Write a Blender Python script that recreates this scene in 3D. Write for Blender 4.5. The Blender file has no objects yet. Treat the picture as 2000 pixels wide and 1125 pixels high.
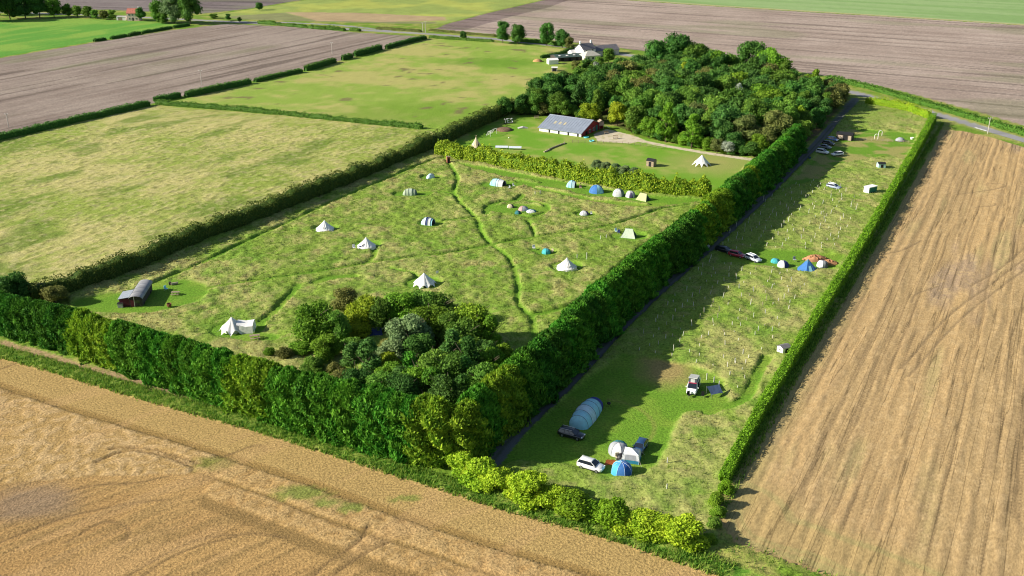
import bpy, math, random
import numpy as np
from mathutils import Vector

SC = bpy.context.scene
COL = SC.collection
# ------------------------------------------------------------------ camera
F_PX, CX, CY, HORIZON, CAM_H = 2000.0, 1000.0, 562.5, -250.0, 89.0
PITCH = math.atan((CY - HORIZON) / F_PX)
cam_d = bpy.data.cameras.new('camera')
cam_d.sensor_width = 36.0
cam_d.lens = 36.0 * F_PX / 2000.0
cam_d.clip_start = 1.0
cam_d.clip_end = 20000.0
cam = bpy.data.objects.new('camera', cam_d)
COL.objects.link(cam)
cam.location = (0, 0, CAM_H)
cam.rotation_euler = (math.pi / 2 - PITCH, 0, 0)
SC.camera = cam
# ------------------------------------------------------------------ light
SUN_ELEV, SUN_TURN = math.radians(26.5), math.radians(8)     # light runs to the right and a little away
world = bpy.data.worlds.new('World')
SC.world = world
world.use_nodes = True
wn = world.node_tree
wn.nodes.clear()
wo = wn.nodes.new('ShaderNodeOutputWorld')
wb = wn.nodes.new('ShaderNodeBackground')
ws = wn.nodes.new('ShaderNodeTexSky')
ws.sky_type = 'NISHITA'
ws.sun_disc = False
ws.sun_elevation = SUN_ELEV
ws.sun_rotation = math.radians(270) - SUN_TURN
wb.inputs['Strength'].default_value = 0.066
wn.links.new(ws.outputs[0], wb.inputs['Color'])
wn.links.new(wb.outputs[0], wo.inputs['Surface'])
sun_d = bpy.data.lights.new('sun', 'SUN')
sun_d.energy = 5.0
sun_d.angle = math.radians(0.5)
sun_d.color = (1.0, 0.93, 0.80)
sun = bpy.data.objects.new('sun', sun_d)
COL.objects.link(sun)
ldir = Vector((math.cos(SUN_TURN) * math.cos(SUN_ELEV), math.sin(SUN_TURN) * math.cos(SUN_ELEV), -math.sin(SUN_ELEV)))
sun.rotation_euler = ldir.to_track_quat('-Z', 'Y').to_euler()
sun.location = (-150, 100, 200)
SC.view_settings.view_transform = 'Standard'
SC.view_settings.look = 'None'
SC.view_settings.gamma = 1.0
SC.view_settings.use_curve_mapping = False
SC.view_settings.exposure = 0.84

SC.cycles.pixel_filter_type = 'BLACKMAN_HARRIS'
SC.cycles.filter_width = 1.1

# ------------------------------------------------------------------ geometry helpers
SP, CP = math.sin(PITCH), math.cos(PITCH)
def P(x, y, z=0.0):
    """point of the plane at height z that the photograph shows at pixel x, y"""
    u, v = (x - CX) / F_PX, -(y - CY) / F_PX
    d = (u, CP + v * SP, -SP + v * CP)
    t = (z - CAM_H) / d[2]
    return (d[0] * t, d[1] * t, z)
def P2(x, y):
    p = P(x, y)
    return (p[0], p[1])
def heading(a, b):
    """turn about z that points +x from pixel a to pixel b on the ground"""
    p, q = P(*a), P(*b)
    return math.atan2(q[1] - p[1], q[0] - p[0])
def PL(pts):
    return np.array([P2(*p) for p in pts])
RNG = np.random.default_rng(7)
random.seed(7)

_tabs = {}
def vnoise(x, y, seed=0):
    if seed not in _tabs:
        _tabs[seed] = np.random.default_rng(1000 + seed).random((256, 256))
    T = _tabs[seed]
    xi = np.floor(x).astype(np.int64); yi = np.floor(y).astype(np.int64)
    fx = x - xi; fy = y - yi
    fx = fx * fx * (3 - 2 * fx); fy = fy * fy * (3 - 2 * fy)
    a = T[xi & 255, yi & 255]; b = T[(xi + 1) & 255, yi & 255]
    c = T[xi & 255, (yi + 1) & 255]; d = T[(xi + 1) & 255, (yi + 1) & 255]
    return (a * (1 - fx) + b * fx) * (1 - fy) + (c * (1 - fx) + d * fx) * fy
def fbm(x, y, scale, octv=3, seed=0):
    s = 0.0; amp = 0.5; tot = 0.0; f = 1.0 / scale
    for o in range(octv):
        s = s + amp * vnoise(x * f + 17.3 * o, y * f - 9.1 * o, seed + o)
        tot += amp; amp *= 0.55; f *= 2.03
    return s / tot
def sstep(a, b, v):
    t = np.clip((v - a) / (b - a), 0, 1)
    return t * t * (3 - 2 * t)
def inside(x, y, poly):
    r = np.zeros(x.shape, bool)
    lo = poly.min(0); hi = poly.max(0)
    idx = np.nonzero((x >= lo[0]) & (x <= hi[0]) & (y >= lo[1]) & (y <= hi[1]))[0]
    if not len(idx):
        return r
    px, py = x[idx], y[idx]
    c = np.zeros(px.shape, bool)
    n = len(poly)
    for i in range(n):
        x0, y0 = poly[i]; x1, y1 = poly[(i + 1) % n]
        if y0 == y1:
            continue
        c ^= ((y0 > py) != (y1 > py)) & (px < (x1 - x0) * (py - y0) / (y1 - y0) + x0)
    r[idx] = c
    return r
def poly_dist(x, y, line, far=1e3, reach=30.0):
    """distance to a polyline; beyond reach it returns far"""
    r = np.full(x.shape, far)
    lo = line.min(0) - reach; hi = line.max(0) + reach
    idx = np.nonzero((x >= lo[0]) & (x <= hi[0]) & (y >= lo[1]) & (y <= hi[1]))[0]
    if not len(idx):
        return r
    px, py = x[idx], y[idx]
    best = np.full(px.shape, far)
    for i in range(len(line) - 1):
        a, b = line[i], line[i + 1]
        d = b - a; L = max(d @ d, 1e-9)
        t = np.clip(((px - a[0]) * d[0] + (py - a[1]) * d[1]) / L, 0, 1)
        best = np.minimum(best, np.hypot(px - a[0] - t * d[0], py - a[1] - t * d[1]))
    r[idx] = best
    return r
def spline(pts, n=8):
    """smooth a short polyline (Catmull-Rom)"""
    p = np.array(pts, float)
    q = np.vstack([2 * p[0] - p[1], p, 2 * p[-1] - p[-2]])
    out = []
    for i in range(1, len(q) - 2):
        for k in range(n):
            t = k / n
            out.append(0.5 * ((2 * q[i]) + (-q[i-1] + q[i+1]) * t + (2*q[i-1] - 5*q[i] + 4*q[i+1] - q[i+2]) * t*t + (-q[i-1] + 3*q[i] - 3*q[i+1] + q[i+2]) * t**3))
    out.append(p[-1])
    return np.array(out)

# ------------------------------------------------------------------ object helpers
def tag(o, label, cat, group=None, kind=None):
    if label: o['label'] = label
    if cat: o['category'] = cat
    if group: o['group'] = group
    if kind: o['kind'] = kind
    return o
def thing(name, label, cat, loc=(0, 0, 0), rz=0.0, group=None, scale=None):
    o = bpy.data.objects.new(name, None)
    COL.objects.link(o)
    o.empty_display_size = 0.5
    o.location = loc
    o.rotation_euler = (0, 0, rz)
    if scale: o.scale = scale if hasattr(scale, '__len__') else (scale,) * 3
    return tag(o, label, cat, group)
def np_mesh(name, V, quads=None, tris=None, attrs=None, smooth=False):
    me = bpy.data.meshes.new(name)
    V = np.asarray(V, np.float32)
    nq = 0 if quads is None else len(quads)
    nt = 0 if tris is None else len(tris)
    me.vertices.add(len(V)); me.vertices.foreach_set('co', V.ravel())
    idx = []
    if nq: idx.append(np.asarray(quads, np.int32).ravel())
    if nt: idx.append(np.asarray(tris, np.int32).ravel())
    idx = np.concatenate(idx)
    starts = np.concatenate([np.arange(nq) * 4, nq * 4 + np.arange(nt) * 3]).astype(np.int32)
    me.loops.add(len(idx)); me.loops.foreach_set('vertex_index', idx)
    me.polygons.add(nq + nt); me.polygons.foreach_set('loop_start', starts)
    if smooth:
        me.polygons.foreach_set('use_smooth', np.ones(nq + nt, bool))
    for k, v in (attrs or {}).items():
        v = np.asarray(v, np.float32)
        if v.ndim == 2:
            a = me.attributes.new(k, 'FLOAT_COLOR', 'POINT')
            if v.shape[1] == 3: v = np.hstack([v, np.ones((len(v), 1), np.float32)])
            a.data.foreach_set('color', v.ravel())
        else:
            a = me.attributes.new(k, 'FLOAT', 'POINT')
            a.data.foreach_set('value', v.ravel())
    me.update(calc_edges=True)
    return me
def link(name, me, mat=None, parent=None):
    o = bpy.data.objects.new(name, me)
    COL.objects.link(o)
    if mat and not me.materials: me.materials.append(mat)
    if parent: o.parent = parent
    return o
def use_mat(o, mat):
    """give one copy its own material on shared mesh data"""
    o.material_slots[0].link = 'OBJECT'
    o.material_slots[0].material = mat
class MB:
    """collects plain shapes; build() links them as one mesh object"""
    def __init__(s): s.v = []; s.f = []
    def add(s, vs, fs):
        n = len(s.v); s.v += [tuple(v) for v in vs]; s.f += [tuple(i + n for i in f) for f in fs]; return s
    def box(s, c, d, rz=0.0, ry=0.0):
        x, y, z = d[0] / 2, d[1] / 2, d[2] / 2
        vs = []
        for a in (-x, x):
            for b in (-y, y):
                for e in (-z, z):
                    X, Y, Z = a, b, e
                    if ry: X, Z = X * math.cos(ry) + Z * math.sin(ry), -X * math.sin(ry) + Z * math.cos(ry)
                    if rz: X, Y = X * math.cos(rz) - Y * math.sin(rz), X * math.sin(rz) + Y * math.cos(rz)
                    vs.append((c[0] + X, c[1] + Y, c[2] + Z))
        return s.add(vs, [(0, 1, 3, 2), (4, 6, 7, 5), (0, 4, 5, 1), (2, 3, 7, 6), (0, 2, 6, 4), (1, 5, 7, 3)])
    def tube(s, p, q, r0, r1=None, n=8, cap=True):
        r1 = r0 if r1 is None else r1
        p, q = Vector(p), Vector(q)
        d = (q - p).normalized()
        a = d.orthogonal().normalized(); b = d.cross(a)
        vs = []
        for c, r in ((p, r0), (q, r1)):
            for i in range(n):
                t = 2 * math.pi * i / n
                vs.append(c + a * (r * math.cos(t)) + b * (r * math.sin(t)))
        fs = [(i, (i + 1) % n, n + (i + 1) % n, n + i) for i in range(n)]
        if cap: fs += [tuple(range(n - 1, -1, -1)), tuple(range(n, 2 * n))]
        return s.add(vs, fs)
    def path(s, pts, r, n=6):
        for a, b in zip(pts[:-1], pts[1:]): s.tube(a, b, r, r, n)
        return s
    def lathe(s, prof, n=12, c=(0, 0, 0), close=True, a0=0.0, a1=2 * math.pi):
        full = abs(a1 - a0 - 2 * math.pi) < 1e-6
        m = n if full else n + 1
        vs = []
        for r, z in prof:
            for i in range(m):
                t = a0 + (a1 - a0) * i / n
                vs.append((c[0] + r * math.cos(t), c[1] + r * math.sin(t), c[2] + z))
        fs = []
        for k in range(len(prof) - 1):
            for i in range(n):
                j = (i + 1) % m
                fs.append((k * m + i, k * m + j, (k + 1) * m + j, (k + 1) * m + i))
        return s.add(vs, fs)
    def loft(s, secs, cap=True):
        """secs: list of equally long loops of points"""
        n = len(secs[0]); vs = [p for q in secs for p in q]
        fs = []
        for k in range(len(secs) - 1):
            for i in range(n):
                j = (i + 1) % n
                fs.append((k * n + i, k * n + j, (k + 1) * n + j, (k + 1) * n + i))
        if cap:
            fs += [tuple(range(n - 1, -1, -1)), tuple(range((len(secs) - 1) * n, len(secs) * n))]
        return s.add(vs, fs)
    def sheet(s, rows):
        """open grid of points"""
        n = len(rows[0]); vs = [p for r in rows for p in r]
        fs = [(k * n + i, k * n + i + 1, (k + 1) * n + i + 1, (k + 1) * n + i) for k in range(len(rows) - 1) for i in range(n - 1)]
        return s.add(vs, fs)
    def build(s, name, mat, parent=None, smooth=False):
        me = bpy.data.meshes.new(name)
        me.from_pydata(s.v, [], s.f)
        if smooth:
            me.polygons.foreach_set('use_smooth', np.ones(len(me.polygons), bool))
        me.update()
        me.materials.append(mat)
        o = bpy.data.objects.new(name, me)
        COL.objects.link(o)
        if parent: o.parent = parent
        return o
def copy_tree(o, parent=None):
    c = o.copy(); COL.objects.link(c); c.parent = parent
    for ch in list(o.children): copy_tree(ch, c)
    return c

# ------------------------------------------------------------------ materials
MATS = {}
def _new(name):
    m = bpy.data.materials.new(name); m.use_nodes = True
    nt = m.node_tree; nt.nodes.clear()
    return m, nt, nt.nodes, nt.links
def paint(name, col, rough=0.6, metal=0.0, spec=0.3, vary=0.12, scale=3.0, coat=0.0, bump=0.0):
    """plain surface with a little uneven wear"""
    if name in MATS: return MATS[name]
    m, nt, N, L = _new(name)
    out = N.new('ShaderNodeOutputMaterial'); b = N.new('ShaderNodeBsdfPrincipled')
    tc = N.new('ShaderNodeTexCoord'); no = N.new('ShaderNodeTexNoise')
    no.inputs['Scale'].default_value = scale; no.inputs['Detail'].default_value = 4
    L.new(tc.outputs['Object'], no.inputs['Vector'])
    mr = N.new('ShaderNodeMapRange')
    mr.inputs['To Min'].default_value = 1 - vary; mr.inputs['To Max'].default_value = 1 + vary
    mr.inputs['From Min'].default_value = 0.3; mr.inputs['From Max'].default_value = 0.7
    L.new(no.outputs['Fac'], mr.inputs['Value'])
    mx = N.new('ShaderNodeVectorMath'); mx.operation = 'SCALE'
    mx.inputs[0].default_value = col
    L.new(mr.outputs[0], mx.inputs['Scale'])
    L.new(mx.outputs[0], b.inputs['Base Color'])
    b.inputs['Roughness'].default_value = rough; b.inputs['Metallic'].default_value = metal
    b.inputs['Specular IOR Level'].default_value = spec
    if coat: b.inputs['Coat Weight'].default_value = coat; b.inputs['Coat Roughness'].default_value = 0.08
    if bump:
        bp = N.new('ShaderNodeBump'); bp.inputs['Strength'].default_value = bump; bp.inputs['Distance'].default_value = 0.05
        L.new(no.outputs['Fac'], bp.inputs['Height']); L.new(bp.outputs[0], b.inputs['Normal'])
    L.new(b.outputs[0], out.inputs['Surface'])
    MATS[name] = m
    return m
def cloth(name, col, thin=0.25):
    """tent fabric: matt, lets a little light through"""
    if name in MATS: return MATS[name]
    m, nt, N, L = _new(name)
    out = N.new('ShaderNodeOutputMaterial'); b = N.new('ShaderNodeBsdfPrincipled'); t = N.new('ShaderNodeBsdfTranslucent')
    mix = N.new('ShaderNodeMixShader'); mix.inputs[0].default_value = thin
    tc = N.new('ShaderNodeTexCoord'); no = N.new('ShaderNodeTexNoise'); no.inputs['Scale'].default_value = 1.6; no.inputs['Detail'].default_value = 5
    L.new(tc.outputs['Object'], no.inputs['Vector'])
    mr = N.new('ShaderNodeMapRange'); mr.inputs['To Min'].default_value = 0.88; mr.inputs['To Max'].default_value = 1.1
    mr.inputs['From Min'].default_value = 0.3; mr.inputs['From Max'].default_value = 0.7
    L.new(no.outputs['Fac'], mr.inputs['Value'])
    mx = N.new('ShaderNodeVectorMath'); mx.operation = 'SCALE'; mx.inputs[0].default_value = col
    L.new(mr.outputs[0], mx.inputs['Scale'])
    L.new(mx.outputs[0], b.inputs['Base Color']); L.new(mx.outputs[0], t.inputs['Color'])
    bp = N.new('ShaderNodeBump'); bp.inputs['Strength'].default_value = 0.35; bp.inputs['Distance'].default_value = 0.12
    L.new(no.outputs['Fac'], bp.inputs['Height']); L.new(bp.outputs[0], b.inputs['Normal'])
    b.inputs['Roughness'].default_value = 0.7; b.inputs['Specular IOR Level'].default_value = 0.25
    L.new(b.outputs[0], mix.inputs[1]); L.new(t.outputs[0], mix.inputs[2]); L.new(mix.outputs[0], out.inputs['Surface'])
    MATS[name] = m
    return m
def foliage(name, a, b_, trans=0.28, vary=0.22):
    """leaves: colour runs between a and b by leaf, and a little by plant"""
    if name in MATS: return MATS[name]
    m, nt, N, L = _new(name)
    out = N.new('ShaderNodeOutputMaterial'); b = N.new('ShaderNodeBsdfPrincipled'); t = N.new('ShaderNodeBsdfTranslucent')
    mix = N.new('ShaderNodeMixShader'); mix.inputs[0].default_value = trans
    at = N.new('ShaderNodeAttribute'); at.attribute_name = 'tint'
    cm = N.new('ShaderNodeMix'); cm.data_type = 'RGBA'
    cm.inputs['A'].default_value = (*a, 1); cm.inputs['B'].default_value = (*b_, 1)
    L.new(at.outputs['Fac'], cm.inputs['Factor'])
    oi = N.new('ShaderNodeObjectInfo')
    mr = N.new('ShaderNodeMapRange'); mr.inputs['To Min'].default_value = 1 - vary; mr.inputs['To Max'].default_value = 1 + vary
    L.new(oi.outputs['Random'], mr.inputs['Value'])
    hs = N.new('ShaderNodeHueSaturation')
    L.new(cm.outputs['Result'], hs.inputs['Color']); L.new(mr.outputs[0], hs.inputs['Value'])
    mh = N.new('ShaderNodeMapRange'); mh.inputs['To Min'].default_value = 0.5 - 0.012; mh.inputs['To Max'].default_value = 0.5 + 0.012
    ml = N.new('ShaderNodeMath'); ml.operation = 'FRACT'; m2 = N.new('ShaderNodeMath'); m2.operation = 'MULTIPLY'; m2.inputs[1].default_value = 7.31
    L.new(oi.outputs['Random'], m2.inputs[0]); L.new(m2.outputs[0], ml.inputs[0]); L.new(ml.outputs[0], mh.inputs['Value'])
    L.new(mh.outputs[0], hs.inputs['Hue'])
    L.new(hs.outputs[0], b.inputs['Base Color']); L.new(hs.outputs[0], t.inputs['Color'])
    b.inputs['Roughness'].default_value = 0.65; b.inputs['Specular IOR Level'].default_value = 0.10
    L.new(b.outputs[0], mix.inputs[1]); L.new(t.outputs[0], mix.inputs[2]); L.new(mix.outputs[0], out.inputs['Surface'])
    MATS[name] = m
    return m
def soil(name, scale=1.2, amount=0.35, bump=0.6, dist=0.15, stretch=None, rough=0.95, lines=None):
    """ground cover: colour from the surface's own map, broken up by fine grain and relief"""
    m, nt, N, L = _new(name)
    out = N.new('ShaderNodeOutputMaterial'); b = N.new('ShaderNodeBsdfPrincipled')
    at = N.new('ShaderNodeAttribute'); at.attribute_name = 'col'
    tc = N.new('ShaderNodeTexCoord'); no = N.new('ShaderNodeTexNoise')
    no.inputs['Scale'].default_value = scale; no.inputs['Detail'].default_value = 6; no.inputs['Roughness'].default_value = 0.65
    if stretch:
        mp = N.new('ShaderNodeMapping'); mp.vector_type = 'TEXTURE'
        mp.inputs['Rotation'].default_value = (0, 0, stretch[0]); mp.inputs['Scale'].default_value = (stretch[1], 1, 1)
        L.new(tc.outputs['Object'], mp.inputs['Vector']); L.new(mp.outputs[0], no.inputs['Vector'])
    else:
        L.new(tc.outputs['Object'], no.inputs['Vector'])
    mr = N.new('ShaderNodeMapRange'); mr.inputs['From Min'].default_value = 0.3; mr.inputs['From Max'].default_value = 0.7
    mr.inputs['To Min'].default_value = 1 - amount; mr.inputs['To Max'].default_value = 1 + amount
    L.new(no.outputs['Fac'], mr.inputs['Value'])
    mx = N.new('ShaderNodeVectorMath'); mx.operation = 'SCALE'
    L.new(at.outputs['Color'], mx.inputs[0]); L.new(mr.outputs[0], mx.inputs['Scale'])
    if lines:      # drill rows and wheel lines: (angle, stretch, scale, width, strength)
        m3 = N.new('ShaderNodeMapping'); m3.vector_type = 'TEXTURE'; m3.inputs['Rotation'].default_value = (0, 0, lines[0]); m3.inputs['Scale'].default_value = (lines[1], 1, 1)
        n3 = N.new('ShaderNodeTexNoise'); n3.inputs['Scale'].default_value = lines[2]; n3.inputs['Detail'].default_value = 2
        a3 = N.new('ShaderNodeMath'); a3.operation = 'SUBTRACT'; a3.inputs[1].default_value = 0.5
        b3 = N.new('ShaderNodeMath'); b3.operation = 'ABSOLUTE'
        r3 = N.new('ShaderNodeMapRange'); r3.inputs['From Max'].default_value = lines[3]; r3.inputs['To Min'].default_value = 1 - lines[4]; r3.inputs['To Max'].default_value = 1.0
        x3 = N.new('ShaderNodeVectorMath'); x3.operation = 'SCALE'
        L.new(tc.outputs['Object'], m3.inputs['Vector']); L.new(m3.outputs[0], n3.inputs['Vector']); L.new(n3.outputs['Fac'], a3.inputs[0]); L.new(a3.outputs[0], b3.inputs[0]); L.new(b3.outputs[0], r3.inputs['Value'])
        L.new(mx.outputs[0], x3.inputs[0]); L.new(r3.outputs[0], x3.inputs['Scale']); mx = x3
    L.new(mx.outputs[0], b.inputs['Base Color'])
    bp = N.new('ShaderNodeBump'); bp.inputs['Strength'].default_value = bump; bp.inputs['Distance'].default_value = dist
    L.new(no.outputs['Fac'], bp.inputs['Height']); L.new(bp.outputs[0], b.inputs['Normal'])
    b.inputs['Roughness'].default_value = rough; b.inputs['Specular IOR Level'].default_value = 0.1
    L.new(b.outputs[0], out.inputs['Surface'])
    return m
# ================================================================== THE GROUND
# outlines read off the photograph at ground level (pixels), laid out on the flat land
VERGE_LINE = [(-260, 630), (-90, 672), (0, 698), (140, 738), (250, 772), (370, 806), (487, 838), (625, 881), (800, 937), (1000, 1000), (1175, 1047), (1313, 1094), (1420, 1131), (1560, 1180), (1800, 1265)]
HEDGE_LEFT = [(60, 596), (130, 572), (250, 530), (375, 476), (487, 434), (600, 390), (700, 350), (787, 312), (850, 286), (900, 262), (960, 235), (1010, 213)]
LANE = [(960, 905), (985, 872), (1015, 838), (1112, 747), (1212, 640), (1280, 575), (1400, 471), (1497, 381), (1560, 318), (1600, 276), (1640, 228), (1672, 193)]
HEDGE_RIGHT_BASE = [(1395, 985), (1425, 930), (1482, 830), (1545, 720), (1620, 600), (1700, 468), (1770, 345), (1806, 283), (1832, 240)]
ROAD = [(-200, 17), (200, 30), (440, 42), (620, 53), (760, 62), (830, 66), (965, 76), (1110, 92), (1300, 118), (1500, 150), (1600, 167), (1660, 179), (1760, 204), (1835, 225), (1925, 252), (2000, 274), (2200, 335), (2500, 430)]
ROAD2 = [(440, 42), (560, 44), (660, 49), (760, 60)]
REG = {
    'pasture': [(-420, 480), (-420, 372), (-60, 290), (0, 276), (150, 241), (300, 207), (420, 215), (600, 230), (760, 246), (840, 256), (872, 268), (850, 286), (787, 312), (700, 350), (600, 390), (487, 434), (375, 476), (250, 530), (130, 572), (60, 596), (-40, 585)],
    'pasture_upper': [(345, 196), (480, 166), (600, 140), (745, 102), (838, 76), (960, 82), (1090, 95), (1125, 110), (1080, 140), (1040, 160), (1008, 212), (960, 235), (872, 268), (840, 256), (760, 246), (600, 230), (420, 215), (300, 207)],
    'ploughed_left': [(-420, 340), (-300, 160), (0, 114), (180, 84), (330, 60), (440, 47), (560, 52), (700, 64), (800, 70), (832, 73), (745, 98), (600, 135), (480, 161), (345, 191), (300, 202), (150, 236), (0, 271), (-60, 285), (-420, 365)],
    'crop': [(-300, 70), (-60, 44), (60, 38), (130, 36), (280, 42), (350, 48), (270, 66), (180, 82), (0, 112), (-300, 158)],
    'ploughed_far': [(-300, 5), (-300, -120), (300, -80), (800, -30), (590, 0), (480, 18), (395, 27), (200, 19), (60, 18)],
    'pale_field': [(480, 20), (590, 2), (800, -28), (1240, -70), (1060, 0), (960, 22), (870, 46), (760, 46), (600, 42), (470, 38), (410, 30)],
    'ploughed_right': [(850, 57), (870, 48), (960, 24), (1060, 1), (1110, -10), (1170, -3), (1400, 13), (1700, 31), (2000, 50), (2400, 78), (2600, 420), (2250, 318), (2000, 246), (1900, 216), (1760, 178), (1640, 152), (1500, 132), (1300, 105), (1110, 82), (960, 67)],
    'far_green': [(1110, -11), (1250, -80), (2700, -60), (2700, 90), (2400, 77), (2000, 49), (1700, 30), (1400, 12), (1170, -4)],
    'stubble_front': VERGE_LINE + [(1800, 1500), (-600, 1500), (-600, 560)],
    'stubble_right': [(1405, 1003), (1398, 985), (1440, 925), (1505, 818), (1570, 712), (1645, 594), (1722, 466), (1790, 345), (1822, 290), (1838, 254), (1880, 256), (1940, 270), (2000, 288), (2200, 352), (2500, 450), (2700, 700), (2500, 1300), (1900, 1300), (1760, 1190), (1640, 1138), (1560, 1107), (1498, 1086), (1436, 1062), (1413, 1030)],
    'meadow': [(150, 640), (130, 575), (250, 532), (375, 478), (487, 436), (600, 392), (700, 352), (787, 314), (850, 288), (860, 290), (950, 308), (1100, 338), (1250, 366), (1390, 385), (1460, 322), (1500, 330), (1400, 440), (1300, 530), (1200, 630), (1100, 725), (990, 850), (930, 905), (850, 915), (740, 885), (600, 845), (480, 810), (250, 725)],
    'lawn': [(850, 286), (880, 272), (930, 262), (960, 240), (1010, 226), (1060, 240), (1130, 262), (1200, 262), (1260, 270), (1360, 290), (1470, 308), (1462, 324), (1390, 385), (1250, 366), (1100, 338), (950, 308)],
    'strip': [(940, 925), (1015, 845), (1112, 755), (1212, 650), (1280, 582), (1400, 478), (1497, 388), (1560, 326), (1600, 284), (1640, 236), (1680, 198), (1780, 212), (1840, 238), (1806, 290), (1770, 352), (1700, 475), (1620, 606), (1545, 725), (1482, 835), (1425, 935), (1398, 985), (1408, 1010), (1400, 1060), (1360, 1055), (1180, 1010), (1020, 965), (880, 915)],
    'wood_floor': [(1000, 222), (1045, 165), (1110, 148), (1180, 122), (1300, 122), (1420, 140), (1560, 168), (1655, 190), (1600, 262), (1540, 300), (1480, 306), (1400, 296), (1300, 274), (1235, 258), (1180, 238), (1060, 226)],
}
REGW = {k: PL(v) for k, v in REG.items()}
PATHS = [   # mown ways through the meadow: (pixels, half width in metres)
    ([(868, 308), (880, 325), (891, 342), (893, 355), (887, 371), (886, 378), (898, 396), (916, 413), (932, 431), (938, 450), (946, 466), (962, 480), (986, 498), (1000, 517), (1008, 540), (1012, 570), (1011, 590), (1021, 606), (1037, 619), (1041, 640), (1044, 660)], 0.53),
    ([(150, 605), (215, 588), (305, 552), (400, 512), (500, 464), (575, 430), (650, 394), (740, 357), (832, 318), (866, 309)], 0.67),
    ([(956, 480), (900, 491), (850, 500), (780, 507), (715, 516), (640, 528), (560, 541), (470, 553), (380, 568), (330, 582)], 0.55),
    ([(962, 478), (1020, 468), (1100, 456), (1170, 446), (1225, 432), (1290, 410), (1348, 401)], 0.50),
    ([(938, 424), (905, 428), (866, 432)], 0.55),
    ([(886, 377), (850, 377), (812, 379)], 0.72),
    ([(582, 558), (566, 578), (545, 600), (520, 622), (505, 640)], 0.88),
    ([(505, 640), (480, 650), (470, 660)], 1.58),
    ([(1040, 616), (1085, 608), (1130, 592), (1160, 568), (1190, 538), (1235, 500), (1275, 470)], 0.67),
    ([(950, 418), (951, 408), (965, 399), (1000, 394), (1012, 390), (1020, 382)], 0.88),
    ([(1002, 418), (1040, 425), (1068, 412), (1062, 400), (1030, 393)], 0.72),
    ([(618, 553), (640, 545), (690, 541)], 1.26),
    ([(732, 486), (729, 502), (716, 515)], 0.61),
    ([(1044, 462), (1040, 448), (1030, 432)], 0.40),
    ([(815, 560), (812, 540), (800, 533), (760, 525)], 0.40),
    ([(1380, 806), (1440, 788), (1462, 770), (1480, 730), (1497, 700)], 0.93),
]
MOWN = [    # mown pitches: (centre, radius x in metres, radius y)
    (635, 447, 3.6, 3.6), (716, 480, 3.8, 3.8), (1106, 522, 4.2, 3.8), (828, 554, 4.6, 4.2), (462, 645, 6.0, 4.5), (842, 437, 3.6, 3.4), (805, 380, 6, 3.2),
    (842, 347, 3.8, 2.6), (980, 362, 7, 3.4), (1142, 419, 3.2, 2.4), (1228, 462, 5.0, 4.0), (1066, 494, 3.0, 2.2), (1010, 409, 8.5, 5.0), (255, 592, 13, 6.5), (330, 575, 9, 9),
    (1046, 489, 1.8, 1.4), (500, 660, 5, 2.4)]
BAND = PL([(885, 318), (950, 327), (1000, 337), (1080, 352), (1150, 364), (1280, 384), (1360, 389), (1390, 391), (1340, 399), (1280, 407), (1225, 404), (1150, 394), (1060, 374), (1012, 360), (1000, 352), (930, 332)])
STRAW_RIDGES = [([(1050, 366), (1075, 370), (1120, 379), (1160, 387), (1200, 391)], 1.1), ([(1160, 390), (1230, 395), (1262, 399)], 0.9), ([(960, 345), (1010, 350), (1048, 357)], 1.2)]
LAWN_STRIP = PL([(955, 915), (1010, 855), (1110, 765), (1212, 688), (1262, 697), (1327, 709), (1362, 716), (1418, 742), (1432, 786), (1420, 800), (1340, 812), (1318, 850), (1300, 900), (1262, 932), (1190, 938), (1100, 912), (1010, 905)])
LAWN_FAR = PL([(1520, 372), (1600, 296), (1660, 250), (1795, 262), (1775, 310), (1730, 305), (1640, 322), (1600, 352)])
LAWN_CAMP = PL([(1395, 492), (1480, 486), (1560, 490), (1655, 498), (1640, 524), (1570, 532), (1470, 520), (1400, 512)])
STANDING = PL([(-300, 840), (0, 766), (150, 800), (300, 838), (400, 868), (432, 886), (405, 914), (360, 927), (180, 931), (0, 946), (-300, 1000)])
GRAVEL_YARD = PL([(1160, 262), (1185, 252), (1210, 258), (1246, 268), (1260, 274), (1230, 280), (1166, 276)])
TRACK = PL([(1195, 263), (1240, 273), (1300, 285), (1380, 299), (1470, 312)])
FRONT_TRACKS_AND_SHADE = [spline(PL(t)) for t in (
    [(235, 1135), (300, 1095), (370, 1060), (430, 1047), (500, 1043), (560, 1050)],
    [(275, 1128), (330, 1090), (390, 1066), (460, 1048)],
    [(0, 1010), (60, 985), (130, 960), (200, 946), (260, 944), (330, 930)],
    [(215, 880), (250, 876), (300, 880), (350, 895), (390, 908)],
    [(190, 905), (230, 888), (270, 884), (320, 893), (380, 915)],
    [(130, 1060), (200, 1020), (248, 1030), (250, 1050), (235, 1065)],
    [(620, 1150), (690, 1095), (760, 1060)], [(590, 1150), (640, 1100), (700, 1060), (720, 1030)],
    [(-40, 735), (0, 722), (38, 708)], [(0, 1060), (130, 1010), (250, 985), (330, 975)], [(430, 895), (500, 870), (520, 880)],  # first line of this row is a painted shadow streak, not a wheel track
)]
dR = np.array(P2(1790, 480)) - np.array(P2(1570, 983)); dR /= np.linalg.norm(dR)
nR = np.array([dR[1], -dR[0]])
oR = np.array(P2(1570, 983))
RIGHT_LINES = [(u0, w, a) for u0, w, a in zip(RNG.uniform(-14, 70, 54), RNG.uniform(0.12, 0.30, 54), RNG.uniform(0.35, 1.0, 54))]
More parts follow.
